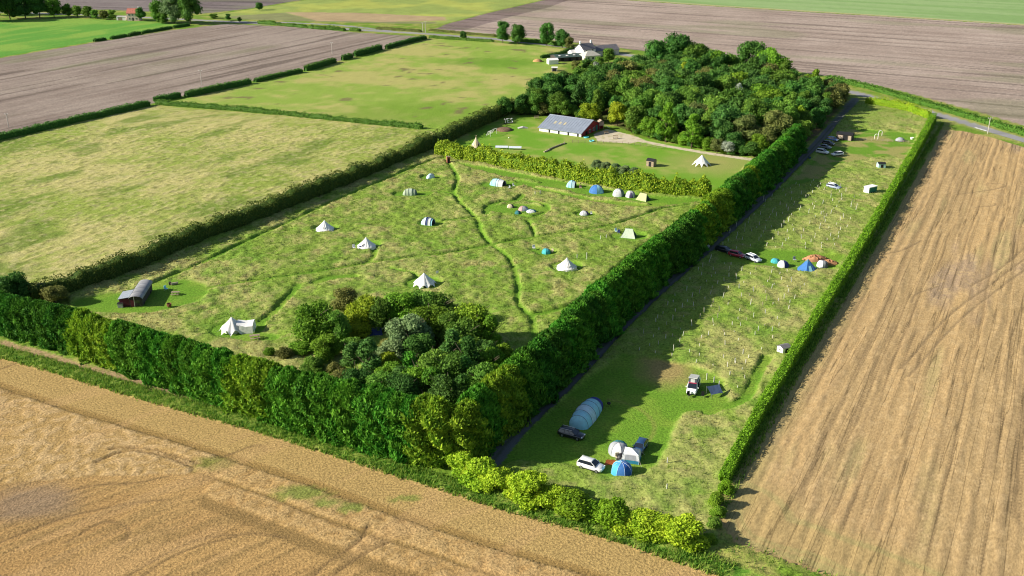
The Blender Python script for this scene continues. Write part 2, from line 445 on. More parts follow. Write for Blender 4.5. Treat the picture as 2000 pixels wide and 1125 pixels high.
RIGHT_TRACKS = [spline(PL(t)) for t in (
    [(1760, 720), (1850, 620), (1930, 560), (2010, 500), (2080, 455)], [(1775, 735), (1870, 630), (1950, 565), (2040, 500)], [(1895, 560), (1960, 520), (2050, 440)],
    [(1870, 380), (1930, 372), (1962, 365), (1958, 360), (1930, 358)], [(1700, 500), (1760, 490), (1800, 470)], [(1905, 405), (1940, 402), (1945, 398)], [(1780, 590), (1790, 575), (1830, 560)])]
RIGHT_EDGE = PL([(1405, 1003), (1413, 1030), (1436, 1062), (1498, 1086), (1560, 1107), (1640, 1138), (1760, 1190), (1900, 1250)])
VERGE_W = PL(VERGE_LINE)
LANE_W = PL(LANE); ROAD_W = PL(ROAD); ROAD2_W = PL(ROAD2)
dPl = np.array(P2(300, 197)) - np.array(P2(0, 266)); aPl = math.atan2(dPl[1], dPl[0])
dPr = np.array(P2(2000, 48)) - np.array(P2(1400, 13)); aPr = math.atan2(dPr[1], dPr[0])
dFs = np.array(P2(330, 1000)) - np.array(P2(60, 1110)); aFs = math.atan2(dFs[1], dFs[0])

def mixc(c, d, t):
    return c * (1 - t)[:, None] + np.asarray(d, float) * t[:, None]
def rot(x, y, a):
    return x * math.cos(a) + y * math.sin(a), -x * math.sin(a) + y * math.cos(a)
RID = ['verge', 'ploughed_far', 'pale_field', 'crop', 'far_green', 'ploughed_right', 'ploughed_left', 'pasture', 'pasture_upper', 'lawn', 'wood_floor', 'strip', 'meadow', 'stubble_right', 'stubble_front', 'road', 'lane', 'track']
def classify(x, y):
    r = np.zeros(x.shape, int)
    for i, k in enumerate(RID):
        if k in REGW: r[inside(x, y, REGW[k])] = i
    d = np.minimum(poly_dist(x, y, ROAD_W), poly_dist(x, y, ROAD2_W) + 0.8)
    r[d < 2.6] = RID.index('road')
    d = poly_dist(x, y, LANE_W)
    r[d < 1.55] = RID.index('lane')
    d = poly_dist(x, y, TRACK)
    r[(d < 1.45) | inside(x, y, GRAVEL_YARD)] = RID.index('track')
    return r
def mown_mask(x, y):
    m = np.zeros(x.shape)
    jit = (fbm(x, y, 1.7, 2, 40) - 0.5) * 0.5
    for pts, w in PATHS:
        m = np.maximum(m, 1 - sstep(w, w + 0.35, poly_dist(x, y, spline(PL(pts), 5), reach=6) + jit))
    for px, py, rx, ry in MOWN:
        c = P2(px, py)
        q = np.hypot((x - c[0]) / rx, (y - c[1]) / ry) + jit * 0.15
        m = np.maximum(m, 1 - sstep(0.9, 1.05, q))
    b = inside(x, y, BAND).astype(float)
    for pts, w in STRAW_RIDGES:
        b *= sstep(w * 0.7, w, poly_dist(x, y, PL(pts), reach=6) + jit)
    m = np.maximum(m, b)
    for pl in (LAWN_STRIP, LAWN_FAR, LAWN_CAMP):
        edge = poly_dist(x, y, np.vstack([pl, pl[:1]]), reach=8)
        ins = inside(x, y, pl)
        m = np.maximum(m, np.where(ins, sstep(0.0, 1.2, edge + jit * 2), 0))
    return m
GREEN, LIME, OLIVE = np.array([.125, .215, .022]), np.array([.185, .29, .028]), np.array([.16, .19, .03])
STRAW, TAN, BROWN = np.array([.36, .30, .105]), np.array([.43, .285, .11]), np.array([.22, .155, .07])
def surface(x, y):
    """colour and height of the land at each point"""
    n = len(x)
    reg = classify(x, y)
    col = np.tile(GREEN, (n, 1)); h = np.zeros(n)
    big = fbm(x, y, 28, 3, 1); mid = fbm(x, y, 6, 3, 5); fine = fbm(x, y, 1.1, 3, 9); fin2 = fbm(x, y, 1.4, 2, 13)
    # rough verge grass
    col = mixc(col, STRAW, 0.65 * sstep(.45, .7, mid)); col = mixc(col, LIME, 0.5 * sstep(.5, .7, fine))
    h += 0.22 * fine * sstep(.35, .6, mid)
    k = reg == RID.index('pasture')
    if k.any():
        xs, ys = x[k], y[k]
        a, b = rot(xs, ys, aPl)
        st = fbm(a / 3.2, b, 1.6, 3, 21)
        c = np.tile(np.array([.24, .30, .055]), (k.sum(), 1))
        c = mixc(c, [.42, .38, .145], sstep(.36, .66, 0.45 * big[k] + 0.25 * mid[k] + 0.3 * st))
        c = mixc(c, [.12, .19, .025], 0.75 * sstep(.56, .74, fbm(a / 2.5, b, 9, 3, 31)))
        c = mixc(c, [.14, .17, .03], 0.55 * sstep(.54, .70, fine[k])); c = mixc(c, [.46, .40, .20], 0.4 * sstep(.55, .72, fin2[k]))
        col[k] = c
        h[k] = 0.13 * sstep(.4, .75, fine[k]) + 0.14 * sstep(.45, .8, st)
    k = reg == RID.index('pasture_upper')
    if k.any():
        xs, ys = x[k], y[k]
        c = np.tile(np.array([.22, .315, .05]), (k.sum(), 1))
        c = mixc(c, [.38, .345, .12], sstep(.4, .66, 0.6 * big[k] + 0.4 * mid[k]) * 0.85)
        pc = P2(965, 122)
        c = mixc(c, [.12, .24, .02], 0.85 * (1 - sstep(6, 20, np.hypot((xs - pc[0]) / 1.8, ys - pc[1]) + 8 * (mid[k] - .5))))
        pc = P2(800, 225)
        c = mixc(c, [.14, .25, .022], 0.7 * (1 - sstep(10, 34, np.hypot((xs - pc[0]) / 1.5, ys - pc[1]) + 20 * (mid[k] - .5))))
        c = mixc(c, [.16, .13, .06], 0.8 * sstep(.775, .79, fbm(xs, ys * 1.0, 7, 2, 77)))
        col[k] = c; h[k] = 0.22 * sstep(.45, .8, fine[k])
    for nm, ang, c0, c1 in (('ploughed_left', aPl, [.20, .155, .128], [.30, .245, .205]), ('ploughed_right', aPr, [.26, .20, .165], [.385, .31, .26]), ('ploughed_far', aPr + 0.25, [.15, .12, .12], [.20, .17, .16])):
        k = reg == RID.index(nm)
        if k.any():
            a, b = rot(x[k], y[k], ang)
            s = fbm(a / 22, b, 5, 3, 51); s2 = fbm(a / 30, b, 1.7, 2, 55)
            t = sstep(.25, .75, 0.3 * s + 0.3 * s2 + 0.4 * big[k])
            c = mixc(np.tile(np.array(c0), (k.sum(), 1)), c1, t)
            c = mixc(c, np.array(c0) * 0.62, 0.8 * sstep(.62, .72, fbm(a / 40, b, 3.2, 2, 58)))
            c = mixc(c, [.17, .19, .09], 0.35 * sstep(.6, .75, fbm(a / 4, b, 22, 2, 60)))
            c *= (0.82 + 0.36 * fine[k])[:, None]
            if nm == 'ploughed_right':
                dk = inside(x[k], y[k], PL([(862, 50), (1060, -2), (1140, -12), (1075, 14), (1000, 32), (905, 60), (850, 58)]))
                c[dk] = c[dk] * 0.62 * np.array([1, .96, 1.04])
            col[k] = c; h[k] = 0.12 * fin2[k] + 0.1 * sstep(.4, .6, s2)
    k = reg == RID.index('crop')
    if k.any():
        c = np.tile(np.array([.10, .265, .035]), (k.sum(), 1))
        a, b = rot(x[k], y[k], aPl)
        c = mixc(c, [.19, .32, .05], sstep(.42, .68, 0.6 * big[k] + .4 * fbm(a / 10, b, 5, 2, 61)))
        col[k] = c; h[k] = 0.3 * fine[k]
    k = reg == RID.index('far_green')
    if k.any():
        a, b = rot(x[k], y[k], aPr)
        c = np.tile(np.array([.19, .30, .105]), (k.sum(), 1))
        c = mixc(c, [.24, .34, .14], sstep(.3, .7, fbm(a / 14, b, 9, 3, 63)))
        dd = poly_dist(x[k], y[k], PL([(1110, -11), (1170, -4), (1400, 12), (1700, 30), (2000, 49), (2400, 77)]))
        c = mixc(c, [.36, .33, .17], 1 - sstep(2.5, 6.5, dd + 4 * (mid[k] - .5)))
        col[k] = c
    k = reg == RID.index('pale_field')
    if k.any():
        xs, ys = x[k], y[k]
        c = np.tile(np.array([.24, .30, .075]), (k.sum(), 1))
        c = mixc(c, [.33, .36, .08], sstep(.4, .65, big[k]))
        st = inside(xs, ys, PL([(555, 24), (690, 25), (868, 33), (872, 40), (760, 43), (620, 41)]))
        c[st] = [.36, .27, .15]
        gr = inside(xs, ys, PL([(430, 36), (470, 30), (555, 25), (620, 41), (760, 43), (850, 42), (860, 56), (600, 48)]))
        c[gr & ~st] = [.20, .21, .09]
        c *= (0.8 + 0.4 * mid[k])[:, None]
        col[k] = c; h[k] = 0.15 * fine[k]
    k = reg == RID.index('lawn')
    if k.any():
        c = np.tile(np.array([.135, .275, .022]), (k.sum(), 1))
        c = mixc(c, [.30, .31, .085], sstep(.46, .7, 0.5 * mid[k] + 0.5 * big[k]) * 0.8)
        pc = P2(1390, 318)
        c = mixc(c, [.29, .28, .09], 0.75 * (1 - sstep(4, 22, np.hypot(x[k] - pc[0], y[k] - pc[1]) + 8 * (mid[k] - .5))))
        col[k] = c; h[k] = 0.04 * fine[k]
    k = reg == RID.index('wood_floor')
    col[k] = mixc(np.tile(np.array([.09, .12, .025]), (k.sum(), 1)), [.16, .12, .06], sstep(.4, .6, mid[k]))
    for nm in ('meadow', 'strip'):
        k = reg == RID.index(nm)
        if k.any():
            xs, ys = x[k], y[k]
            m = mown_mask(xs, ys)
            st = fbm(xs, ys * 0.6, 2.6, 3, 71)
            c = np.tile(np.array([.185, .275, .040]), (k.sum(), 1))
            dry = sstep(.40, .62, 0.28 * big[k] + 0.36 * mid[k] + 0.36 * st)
            for px, py, r in ((960, 335, 13), (1040, 385, 14), (760, 520, 16), (900, 415, 12), (1210, 420, 8), (580, 470, 6), (1560, 430, 26), (1640, 350, 16), (1430, 690, 14), (1400, 900, 14), (1270, 960, 10), (1740, 240, 14), (1730, 330, 10)):
                pc = P2(px, py)
                dry = np.maximum(dry, 0.85 * (1 - sstep(r * .35, r, np.hypot(xs - pc[0], ys - pc[1]) + 6 * (mid[k] - .5))) * (0.5 + st * 0.7))
            if nm == 'strip': dry = dry * (.25 + .75 * sstep(7, 25, poly_dist(xs, ys, LANE_W, reach=30) + 8 * (mid[k] - .5)))  # greener beside the lane: the cypress shade's cool tint put into the grass colour
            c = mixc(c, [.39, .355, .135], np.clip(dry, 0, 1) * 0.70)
            c = mixc(c, [.14, .265, .03], 0.6 * sstep(.56, .7, fbm(xs, ys, 4.5, 3, 75)) * (1 - 0.6 * dry))
            c = mixc(c, [.30, .26, .11], 0.4 * sstep(.6, .74, fbm(xs, ys, 1.9, 2, 79)))
            gm = np.tile(np.array([.125, .25, .022]), (k.sum(), 1))
            gm = mixc(gm, [.24, .31, .045], 0.42 * sstep(.45, .68, mid[k]))
            far = sstep(330, 380, ys)
            if nm == 'strip':
                fl = inside(xs, ys, LAWN_FAR)
                gm[fl] = mixc(gm[fl], [.33, .27, .11], 0.7 * sstep(.42, .6, mid[k][fl]))
                bp = P2(1300, 722)
                gm = mixc(gm, [.33, .235, .10], 0.85 * (1 - sstep(2, 8, np.hypot((xs - bp[0]), (ys - bp[1]) * .8) + 3 * (st - .5))))
                ring = np.abs(np.hypot(xs - P2(1170, 830)[0], (ys - P2(1170, 830)[1]) * 1.0) - 9.5)
                gm = mixc(gm, [.24, .24, .06], 0.5 * (1 - sstep(.2, .6, ring)) * (xs > P2(1190, 800)[0]))
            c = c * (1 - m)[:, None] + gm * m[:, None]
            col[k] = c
            tall = 0.26 + 0.30 * sstep(.3, .7, fbm(xs, ys, 2.4, 3, 81)) + 0.26 * (fine[k] - .5)
            if nm == 'meadow': tall *= 1.15
            h[k] = (1 - m) * np.clip(tall, 0.08, 1) + m * 0.03 * fine[k]
    k = reg == RID.index('stubble_front')
    if k.any():
        xs, ys = x[k], y[k]
        e = poly_dist(xs, ys, VERGE_W, reach=90)
        e2 = e + (fbm(xs, ys, 14, 2, 91) - .5) * 1.2
        a, b = rot(xs, ys, aFs)
        row = fbm(a / 14, b, 0.8, 2, 93); rub = fbm(xs, ys, 1.0, 3, 95)
        c = np.tile(TAN, (k.sum(), 1))
        c = mixc(c, [.37, .235, .09], 0.8 * sstep(.35, .7, 0.5 * mid[k] + 0.5 * big[k]))
        hh = 0.05 * rub + 0.10 * sstep(.45, .65, row)
        c = mixc(c, [.27, .19, .075], 0.5 * sstep(.55, .68, row))
        # combed headland strips that follow the hedge
        def strip_at(e0, e1, colr, t, hgt, soft=0.3):
            nonlocal c, hh
            w = sstep(e0 - soft, e0 + soft, e2) * (1 - sstep(e1 - soft, e1 + soft, e2))
            c = mixc(c, colr, w * t); hh = hh * (1 - w) + hgt * w
        strip_at(-1, 7.6, [.42, .305, .115], .85, 0.05 + 0.03 * rub)
        strip_at(7.6, 9.4, [.30, .205, .07], .85, 0.02 + 0 * rub)
        right = xs > P2(430, 900)[0]
        w = (e2 > 9.4) & (e2 < 14.2)
        hh = np.where(w, 0.16 + 0.3 * rub, hh)
        c[w] = mixc(c[w], [.47, .335, .145], 0.8 * sstep(.3, .6, rub[w]))
        strip_at(14.2, 14.9, [.22, .155, .055], .8, 0.02, .15)
        w = (e2 > 14.9) & (e2 < 19) & right
        hh = np.where(w, 0.12 + 0.22 * rub, hh); c[w] = mixc(c[w], [.48, .34, .15], 0.7 * sstep(.35, .6, rub[w]))
        ws = np.where(right, 1.0, 0.0)
        w = ws * sstep(18.7, 19.3, e2) * (1 - sstep(21.2, 22, e2)); c = mixc(c, [.235, .16, .06], .75 * w); hh *= 1 - w * .7
        w = inside(xs, ys, STANDING) & ~((e2 < 9.4))
        ramp = sstep(.0, .9, poly_dist(xs, ys, np.vstack([STANDING, STANDING[:1]]), reach=10, far=9.0) + .3 * (rub - .5)) * w
        hh = hh * (1 - ramp) + (0.24 + 0.34 * rub) * ramp
        c[w] = mixc(np.tile(np.array([.40, .275, .105]), (w.sum(), 1)), [.50, .36, .17], sstep(.35, .65, rub[w]))
        g = P2(418, 908)
        c = mixc(c, [.17, .20, .04], 0.8 * (1 - sstep(.8, 3.2, np.hypot((xs - g[0]) / 1.6, ys - g[1]) + 2 * (rub - .5))))
        for gx, gy, r in ((590, 965, 3.0), (640, 985, 1.6), (685, 994, 1.6), (790, 975, 1.2)):
            g = P2(gx, gy)
            c = mixc(c, [.15, .24, .04], 0.75 * (1 - sstep(.3 * r, r, np.hypot((xs - g[0]) / 2, ys - g[1]) + 2 * (rub - .5))))
        for t in FRONT_TRACKS_AND_SHADE:
            dd = poly_dist(xs, ys, t, reach=3)
            w = 1 - sstep(.12, .42, dd + 0.2 * (fine[k] - .5))
            c = mixc(c, [.20, .135, .06], .75 * w); hh = hh * (1 - w) - 0.02 * w
        g = P2(60, 985)
        c = mixc(c, [.25, .19, .13], 0.7 * (1 - sstep(2, 7, np.hypot((xs - g[0]) / 1.5, ys - g[1]) + 3 * (mid[k] - .5))))
        c = mixc(c, [.49, .33, .15], 0.35 * sstep(.55, .7, fbm(a / 5, b, 3.5, 2, 97)))
        col[k] = c * np.array([.91, .87, .87]); h[k] = np.maximum(hh, 0)
    k = reg == RID.index('stubble_right')
    if k.any():
        xs, ys = x[k], y[k]
        rel0, rel1 = xs - oR[0], ys - oR[1]
        u = rel0 * nR[0] + rel1 * nR[1] + (fbm(xs, ys, 40, 2, 101) - .5) * 1.6 + (fbm(xs, ys, 9, 2, 102) - .5) * .5
        v = rel0 * dR[0] + rel1 * dR[1]
        row = 0.55 * fbm(v / 45, u, .8, 2, 103) + 0.45 * fbm(v / 12, u, .5, 2, 104); rub = fbm(xs, ys, .95, 3, 105); band = fbm(v / 60, u, 6, 2, 107)
        c = np.tile(np.array([.44, .295, .125]), (k.sum(), 1))
        c = mixc(c, [.385, .265, .115], 0.8 * sstep(.4, .65, band)); c = mixc(c, [.33, .30, .12], 0.4 * sstep(.58, .7, fbm(v / 9, u, 5, 2, 108)))
        c = mixc(c, [.28, .21, .15], 0.55 * sstep(.6, .75, fbm(v / 6, u, 9, 3, 109)))
        c = mixc(c, [.50, .35, .16], 0.6 * sstep(.5, .7, rub))
        hh = 0.14 * sstep(.4, .65, row) + 0.08 * rub
        c = mixc(c, [.32, .22, .105], 0.4 * sstep(.56, .68, row))
        e = poly_dist(xs, ys, RIGHT_EDGE, reach=60) + (fbm(xs, ys, 9, 2, 111) - .5) * 2
        head = sstep(8, 15, e)
        for u0, wd, am in RIGHT_LINES:
            vv = 0.15 + 0.85 * sstep(.35, .5, fbm(v, u * 0 + u0 * 7, 22, 2, 113))
            w = (1 - sstep(wd * .5, wd * 1.3, np.abs(u - u0))) * am * head * vv
            c = mixc(c, [.19, .13, .06], .8 * w); hh = hh * (1 - w)
        for t in RIGHT_TRACKS:
            w = 1 - sstep(.12, .45, poly_dist(xs, ys, t, reach=3))
            c = mixc(c, [.22, .155, .075], .7 * w); hh = hh * (1 - w)
        hw = 1 - head
        arc = fbm(e * 1.0, v / 30, 1.1, 2, 115)
        c = c * (1 - hw)[:, None] + mixc(np.tile(np.array([.39, .275, .11]), (k.sum(), 1)), [.32, .27, .10], .8 * sstep(.45, .65, arc))* hw[:, None]
        hl = poly_dist(xs, ys, PL(HEDGE_RIGHT_BASE), reach=12)
        c = mixc(c, [.30, .27, .09], 0.6 * (1 - sstep(2.0, 6.5, hl + 3 * (mid[k] - .5))))
        col[k] = c * np.array([.98, .99, 1.08]); h[k] = np.maximum(hh, 0)
    k = reg == RID.index('verge')
    if k.any():   # strip between the tall hedge and the stubble: green weeds, then a ribbon of dead grass
        xs, ys = x[k], y[k]
        e = poly_dist(xs, ys, VERGE_W, reach=14) + (mid[k] - .5) * 1.6
        near = (e < 12) & (ys < 300)
        c = col[k].copy(); hh = h[k].copy()
        lush = near & (e < 3.2)
        c[lush] = mixc(np.tile(np.array([.10, .23, .022]), (lush.sum(), 1)), [.22, .28, .05], sstep(.45, .65, fine[k][lush]))
        dead = near & (e > 3.2) & (e < 5.4) & (xs < P2(660, 880)[0])
        c[dead] = mixc(np.tile(np.array([.33, .235, .125]), (dead.sum(), 1)), [.22, .20, .07], sstep(.5, .65, fine[k][dead]))
        hh[near] = 0.18 + 0.26 * sstep(.3, .7, fine[k][near])
        hh[dead] = 0.1
        rd = poly_dist(xs, ys, ROAD_W, reach=12)
        c = mixc(c, [.27, .28, .09], 0.8 * (1 - sstep(3, 6, rd)))
        col[k] = c; h[k] = hh
    k = reg == RID.index('road')
    col[k] = np.array([.26, .255, .26]) * (0.85 + 0.3 * mid[k])[:, None]; h[k] = 0.0
    k = reg == RID.index('lane')
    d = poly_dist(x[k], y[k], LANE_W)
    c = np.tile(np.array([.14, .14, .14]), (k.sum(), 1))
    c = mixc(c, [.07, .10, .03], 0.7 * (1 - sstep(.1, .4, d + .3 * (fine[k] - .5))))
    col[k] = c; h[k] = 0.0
    k = reg == RID.index('track')
    col[k] = mixc(np.tile(np.array([.52, .45, .34]), (k.sum(), 1)), [.40, .36, .22], sstep(.5, .7, fine[k])); h[k] = 0.0
    return reg, col, h

GM = {
    'grass': soil('grass_sward', 2.2, .42, .8, .22), 'soil': soil('ploughed_soil', 1.1, .22, .9, .25),
    'stubble': soil('stubble_straw', 2.6, .50, 1.0, .2), 'gravel': soil('gravel_surface', 6, .15, .3, .03), 'road': soil('asphalt', 8, .12, .2, .02),
    'rows': soil('stubble_rows', 3.4, .30, .6, .10, stretch=(math.radians(62.3), 2.5), lines=(math.radians(62.3), 55, .55, .016, .5)),
    'lawn': soil('mown_lawn', 3.0, .22, .5, .06)}
REG_OBJ = {'verge': ('grass_verge', 'grass'), 'ploughed_far': ('ploughed_field', 'soil'), 'pale_field': ('grass_field', 'grass'), 'crop': ('crop_field', 'grass'), 'far_green': ('crop_field', 'lawn'),
           'ploughed_right': ('ploughed_field', 'soil'), 'ploughed_left': ('ploughed_field', 'soil'), 'pasture': ('pasture', 'grass'), 'pasture_upper': ('pasture', 'grass'), 'lawn': ('lawn', 'lawn'),
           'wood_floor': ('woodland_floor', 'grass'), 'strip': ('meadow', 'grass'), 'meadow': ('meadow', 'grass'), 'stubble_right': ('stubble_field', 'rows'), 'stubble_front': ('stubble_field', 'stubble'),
           'road': ('road', 'road'), 'lane': ('farm_lane', 'gravel'), 'track': ('gravel_track', 'gravel')}
REG_LABEL = {'verge': 'rough green grass verges along hedges and roads', 'ploughed_far': 'grey ploughed field far behind the red roofed house', 'pale_field': 'pale yellow green field beyond the road, with a tan strip',
             'crop': 'vivid green crop field in front of the red roofed house', 'far_green': 'pale green field beyond the big ploughed field', 'ploughed_right': 'wide pinkish brown ploughed field behind the wood',
             'ploughed_left': 'grey brown ploughed field with telegraph poles at the left', 'pasture': 'large straw coloured rough pasture at the left', 'pasture_upper': 'yellow green pasture in front of the white farmhouse',
             'lawn': 'bright green lawn between the barn and the clipped hedge', 'wood_floor': 'dark ground under the wood', 'strip': 'long strip field of rough grass with young tree guards', 'meadow': 'long grass meadow with mown paths and tents',
             'stubble_right': 'tan stubble field with wheel lines at the right', 'stubble_front': 'golden stubble field with swaths in the foreground', 'road': 'grey country road', 'lane': 'shaded lane beside the tall conifer row', 'track': 'pale gravel track from the barn yard'}
def ground_patch(y0, y1, step, tagn):
    ys = np.arange(y0, y1 + step * .5, step)
    half = 0.5 * (ys[-1] * CP + CAM_H * SP) + 22
    xs = np.arange(-half, half + step, step)
    X, Y = np.meshgrid(xs, ys)
    nx, ny = len(xs), len(ys)
    cxs = (xs[:-1] + xs[1:]) / 2; cys = (ys[:-1] + ys[1:]) / 2
    CXX, CYY = np.meshgrid(cxs, cys)
    keep = np.abs(CXX) < 0.5 * (CYY * CP + CAM_H * SP) + 20
    ii, jj = np.nonzero(keep)
    q = np.stack([ii * nx + jj, ii * nx + jj + 1, (ii + 1) * nx + jj + 1, (ii + 1) * nx + jj], 1)
    used = np.unique(q)
    back = np.full(nx * ny, -1); back[used] = np.arange(len(used))
    vx, vy = X.ravel()[used], Y.ravel()[used]
    reg, col, h = surface(vx, vy)
    cr = classify(CXX[ii, jj], CYY[ii, jj])
    out = {}
    for r in np.unique(cr):
        f = back[q[cr == r]]
        u = np.unique(f)
        b2 = np.full(len(vx), -1); b2[u] = np.arange(len(u))
        out[r] = (np.stack([vx[u], vy[u], h[u]], 1), b2[f], col[u])
    return out
near = ground_patch(98.0, 383.0, 0.44, 'n')
far = ground_patch(383.0, 963.0, 1.6, 'f')
for r in range(len(RID)):
    parts = [p[r] for p in (near, far) if r in p]
    if not parts: continue
    V, Q, Cc, off = [], [], [], 0
    for v, f, c in parts:
        V.append(v); Q.append(f + off); Cc.append(c); off += len(v)
    nm, mt = REG_OBJ[RID[r]]
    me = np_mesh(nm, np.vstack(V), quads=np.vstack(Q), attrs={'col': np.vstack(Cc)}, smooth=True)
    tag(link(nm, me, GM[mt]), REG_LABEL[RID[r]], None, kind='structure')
# the rest of the plain out to the horizon
R = 3000
me = np_mesh('ground', [(-R, -R, -.06), (R, -R, -.06), (R, R, -.06), (-R, R, -.06)], quads=[(0, 1, 2, 3)], attrs={'col': np.tile([.2, .23, .06], (4, 1))})
tag(link('ground', me, GM['grass']), 'flat farmland out to the horizon', None, kind='structure')
# ================================================================== PLANTS
FM = {
    'conifer': foliage('conifer_green', (.028, .115, .012), (.125, .32, .030), .22, .18),
    'conifer_bright': foliage('conifer_bright', (.036, .155, .012), (.17, .42, .036), .25, .15),
    'conifer_gold': foliage('conifer_gold', (.10, .21, .014), (.38, .52, .036), .25, .15),
    'dark': foliage('leaf_dark', (.032, .105, .018), (.115, .25, .040), .25, .25),
    'mid': foliage('leaf_mid', (.058, .15, .018), (.20, .345, .045), .28, .25),
    'bright': foliage('leaf_bright', (.080, .19, .014), (.25, .42, .035), .3, .2),
    'olive': foliage('leaf_olive', (0.105, 0.128, 0.032), (0.254, 0.264, 0.070), .28, .22),
    'brown': foliage('leaf_brown', (.085, .12, .03), (.20, .225, .065), .25, .22),
    'grey': foliage('leaf_grey', (.105, .18, .065), (.27, .36, .15), .25, .18),
    'silver': foliage('leaf_silver', (.21, .25, .18), (.42, .47, .37), .2, .1),
    'yellow': foliage('leaf_yellow', (.15, .23, .012), (.42, .48, .03), .3, .15),
    'laurel': foliage('leaf_laurel', (.13, .27, .010), (.55, .70, .045), .3, .12),
    'clipped': foliage('leaf_clipped', (0.101, 0.223, 0.014), (0.270, 0.446, 0.024), .3, .08),
    'midhedge': foliage('leaf_midhedge', (.065, .175, .010), (.47, .60, .045), .3, .1),
    'thorn': foliage('leaf_thorn', (.036, .090, .016), (.175, .22, .042), .25, .12),
    'blue': foliage('leaf_pine', (.036, .115, .022), (.13, .27, .052), .2, .2),
}
BARK = paint('bark', (.10, .075, .05), .9, vary=.3, scale=4, bump=.5)

def leaf_quads(pos, nrm, size, rng, elong=1.5, up=0.25, spread=0.6, stray=.55):
    """one small leaf-spray face at each point, its flat side turned roughly outwards, its tip upwards"""
    n = len(pos)
    f = nrm / (np.linalg.norm(nrm, axis=1)[:, None] + 1e-9) + rng.normal(0, spread, (n, 3)); f[:, 2] += .25
    f /= np.linalg.norm(f, axis=1)[:, None] + 1e-9
    a = rng.normal(0, stray, (n, 3)) + nrm * .55; a[:, 2] += up * 1.6
    d = a - f * np.sum(a * f, axis=1)[:, None] * .75; d /= np.linalg.norm(d, axis=1)[:, None] + 1e-9
    s = np.cross(d, f); s /= np.linalg.norm(s, axis=1)[:, None] + 1e-9
    L = (size * rng.uniform(.65, 1.35, n))[:, None]; W = L / elong
    b = pos - d * L * .35; t = pos + d * L * .65; m = pos + d * L * .1
    V = np.stack([b, m + s * W * .5, t, m - s * W * .5], 1).reshape(-1, 3)
    return V, np.arange(n * 4).reshape(-1, 4)
def sphere_pts(n, rng):
    v = rng.normal(size=(n, 3)); return v / np.linalg.norm(v, axis=1)[:, None]
def blob(c, r, rng, nu=8, nv=5):
    V = []; Q = []
    for i in range(nv + 1):
        th = math.pi * i / nv
        for j in range(nu):
            ph = 2 * math.pi * j / nu
            V.append((c[0] + r[0] * math.sin(th) * math.cos(ph), c[1] + r[1] * math.sin(th) * math.sin(ph), c[2] + r[2] * math.cos(th)))
    for i in range(nv):
        for j in range(nu):
            Q.append((i * nu + j, i * nu + (j + 1) % nu, (i + 1) * nu + (j + 1) % nu, (i + 1) * nu + j))
    return np.array(V), np.array(Q)
def crown_mesh(name, seed, R=4.0, H=7.0, z0=2.0, lobes=16, leaves=3200, size=.5, shape='round', elong=1.6, core=.74):
    rng = np.random.default_rng(seed)
    Vs, Qs, Ts = [], [], []; off = 0
    cents = []
    for i in range(lobes):
        t = (i + .5) / lobes
        zz = z0 + H * (0.12 + 0.8 * rng.random() ** .8)
        f = (zz - z0) / H
        if shape == 'round': prof = math.sqrt(max(0.05, 1 - (2 * f - .85) ** 2 / 1.35))
        elif shape == 'cone': prof = max(.12, 1.05 - f)
        else: prof = max(.25, 1 - f * f * .8)
        a = rng.random() * 2 * math.pi
        rr = R * prof * rng.uniform(.25, .72)
        lr = R * rng.uniform(.30, .48) * (.6 + .5 * prof)
        cents.append(((rr * math.cos(a), rr * math.sin(a), zz), (lr, lr * rng.uniform(.85, 1.15), lr * rng.uniform(.7, .95))))
    wts = np.array([c[1][0] ** 2 for c in cents]); wts /= wts.sum()
    for (c, r), w in zip(cents, wts):
        n = int(leaves * w)
        d = sphere_pts(n, rng); d[:, 2] = np.where(d[:, 2] < -.5, -d[:, 2], d[:, 2])
        rad = 1 - .22 * rng.random(n) ** 1.5 + .24 * rng.random(n) ** 2
        pos = np.array(c) + d * np.array(r) * rad[:, None]
        V, Q = leaf_quads(pos, d, size, rng, elong)
        tl = rng.random()
        tint = np.clip(.25 * rng.random() + .5 * rng.random(n) + .25 * tl, 0, 1)
        Vs.append(V); Qs.append(Q + off); Ts.append(np.repeat(tint, 4)); off += len(V)
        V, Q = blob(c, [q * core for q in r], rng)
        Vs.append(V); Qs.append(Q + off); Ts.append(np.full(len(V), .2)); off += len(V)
    return np_mesh(name, np.vstack(Vs), quads=np.vstack(Qs), attrs={'tint': np.concatenate(Ts)})
def trunk_mesh(name, seed, h=4.5, r=.22, R=4.0):
    rng = random.Random(seed); m = MB()
    m.tube((0, 0, -.1), (rng.uniform(-.2, .2), rng.uniform(-.2, .2), h), r, r * .55, 7)
    for i in range(5):
        a = i * 2.4 + rng.random(); z = h * rng.uniform(.5, .95); l = R * rng.uniform(.4, .7)
        m.tube((0, 0, z), (l * math.cos(a), l * math.sin(a), z + l * .9), r * .45, r * .12, 5)
    me = bpy.data.meshes.new(name); me.from_pydata(m.v, [], m.f); me.update(); me.materials.append(BARK)
    return me
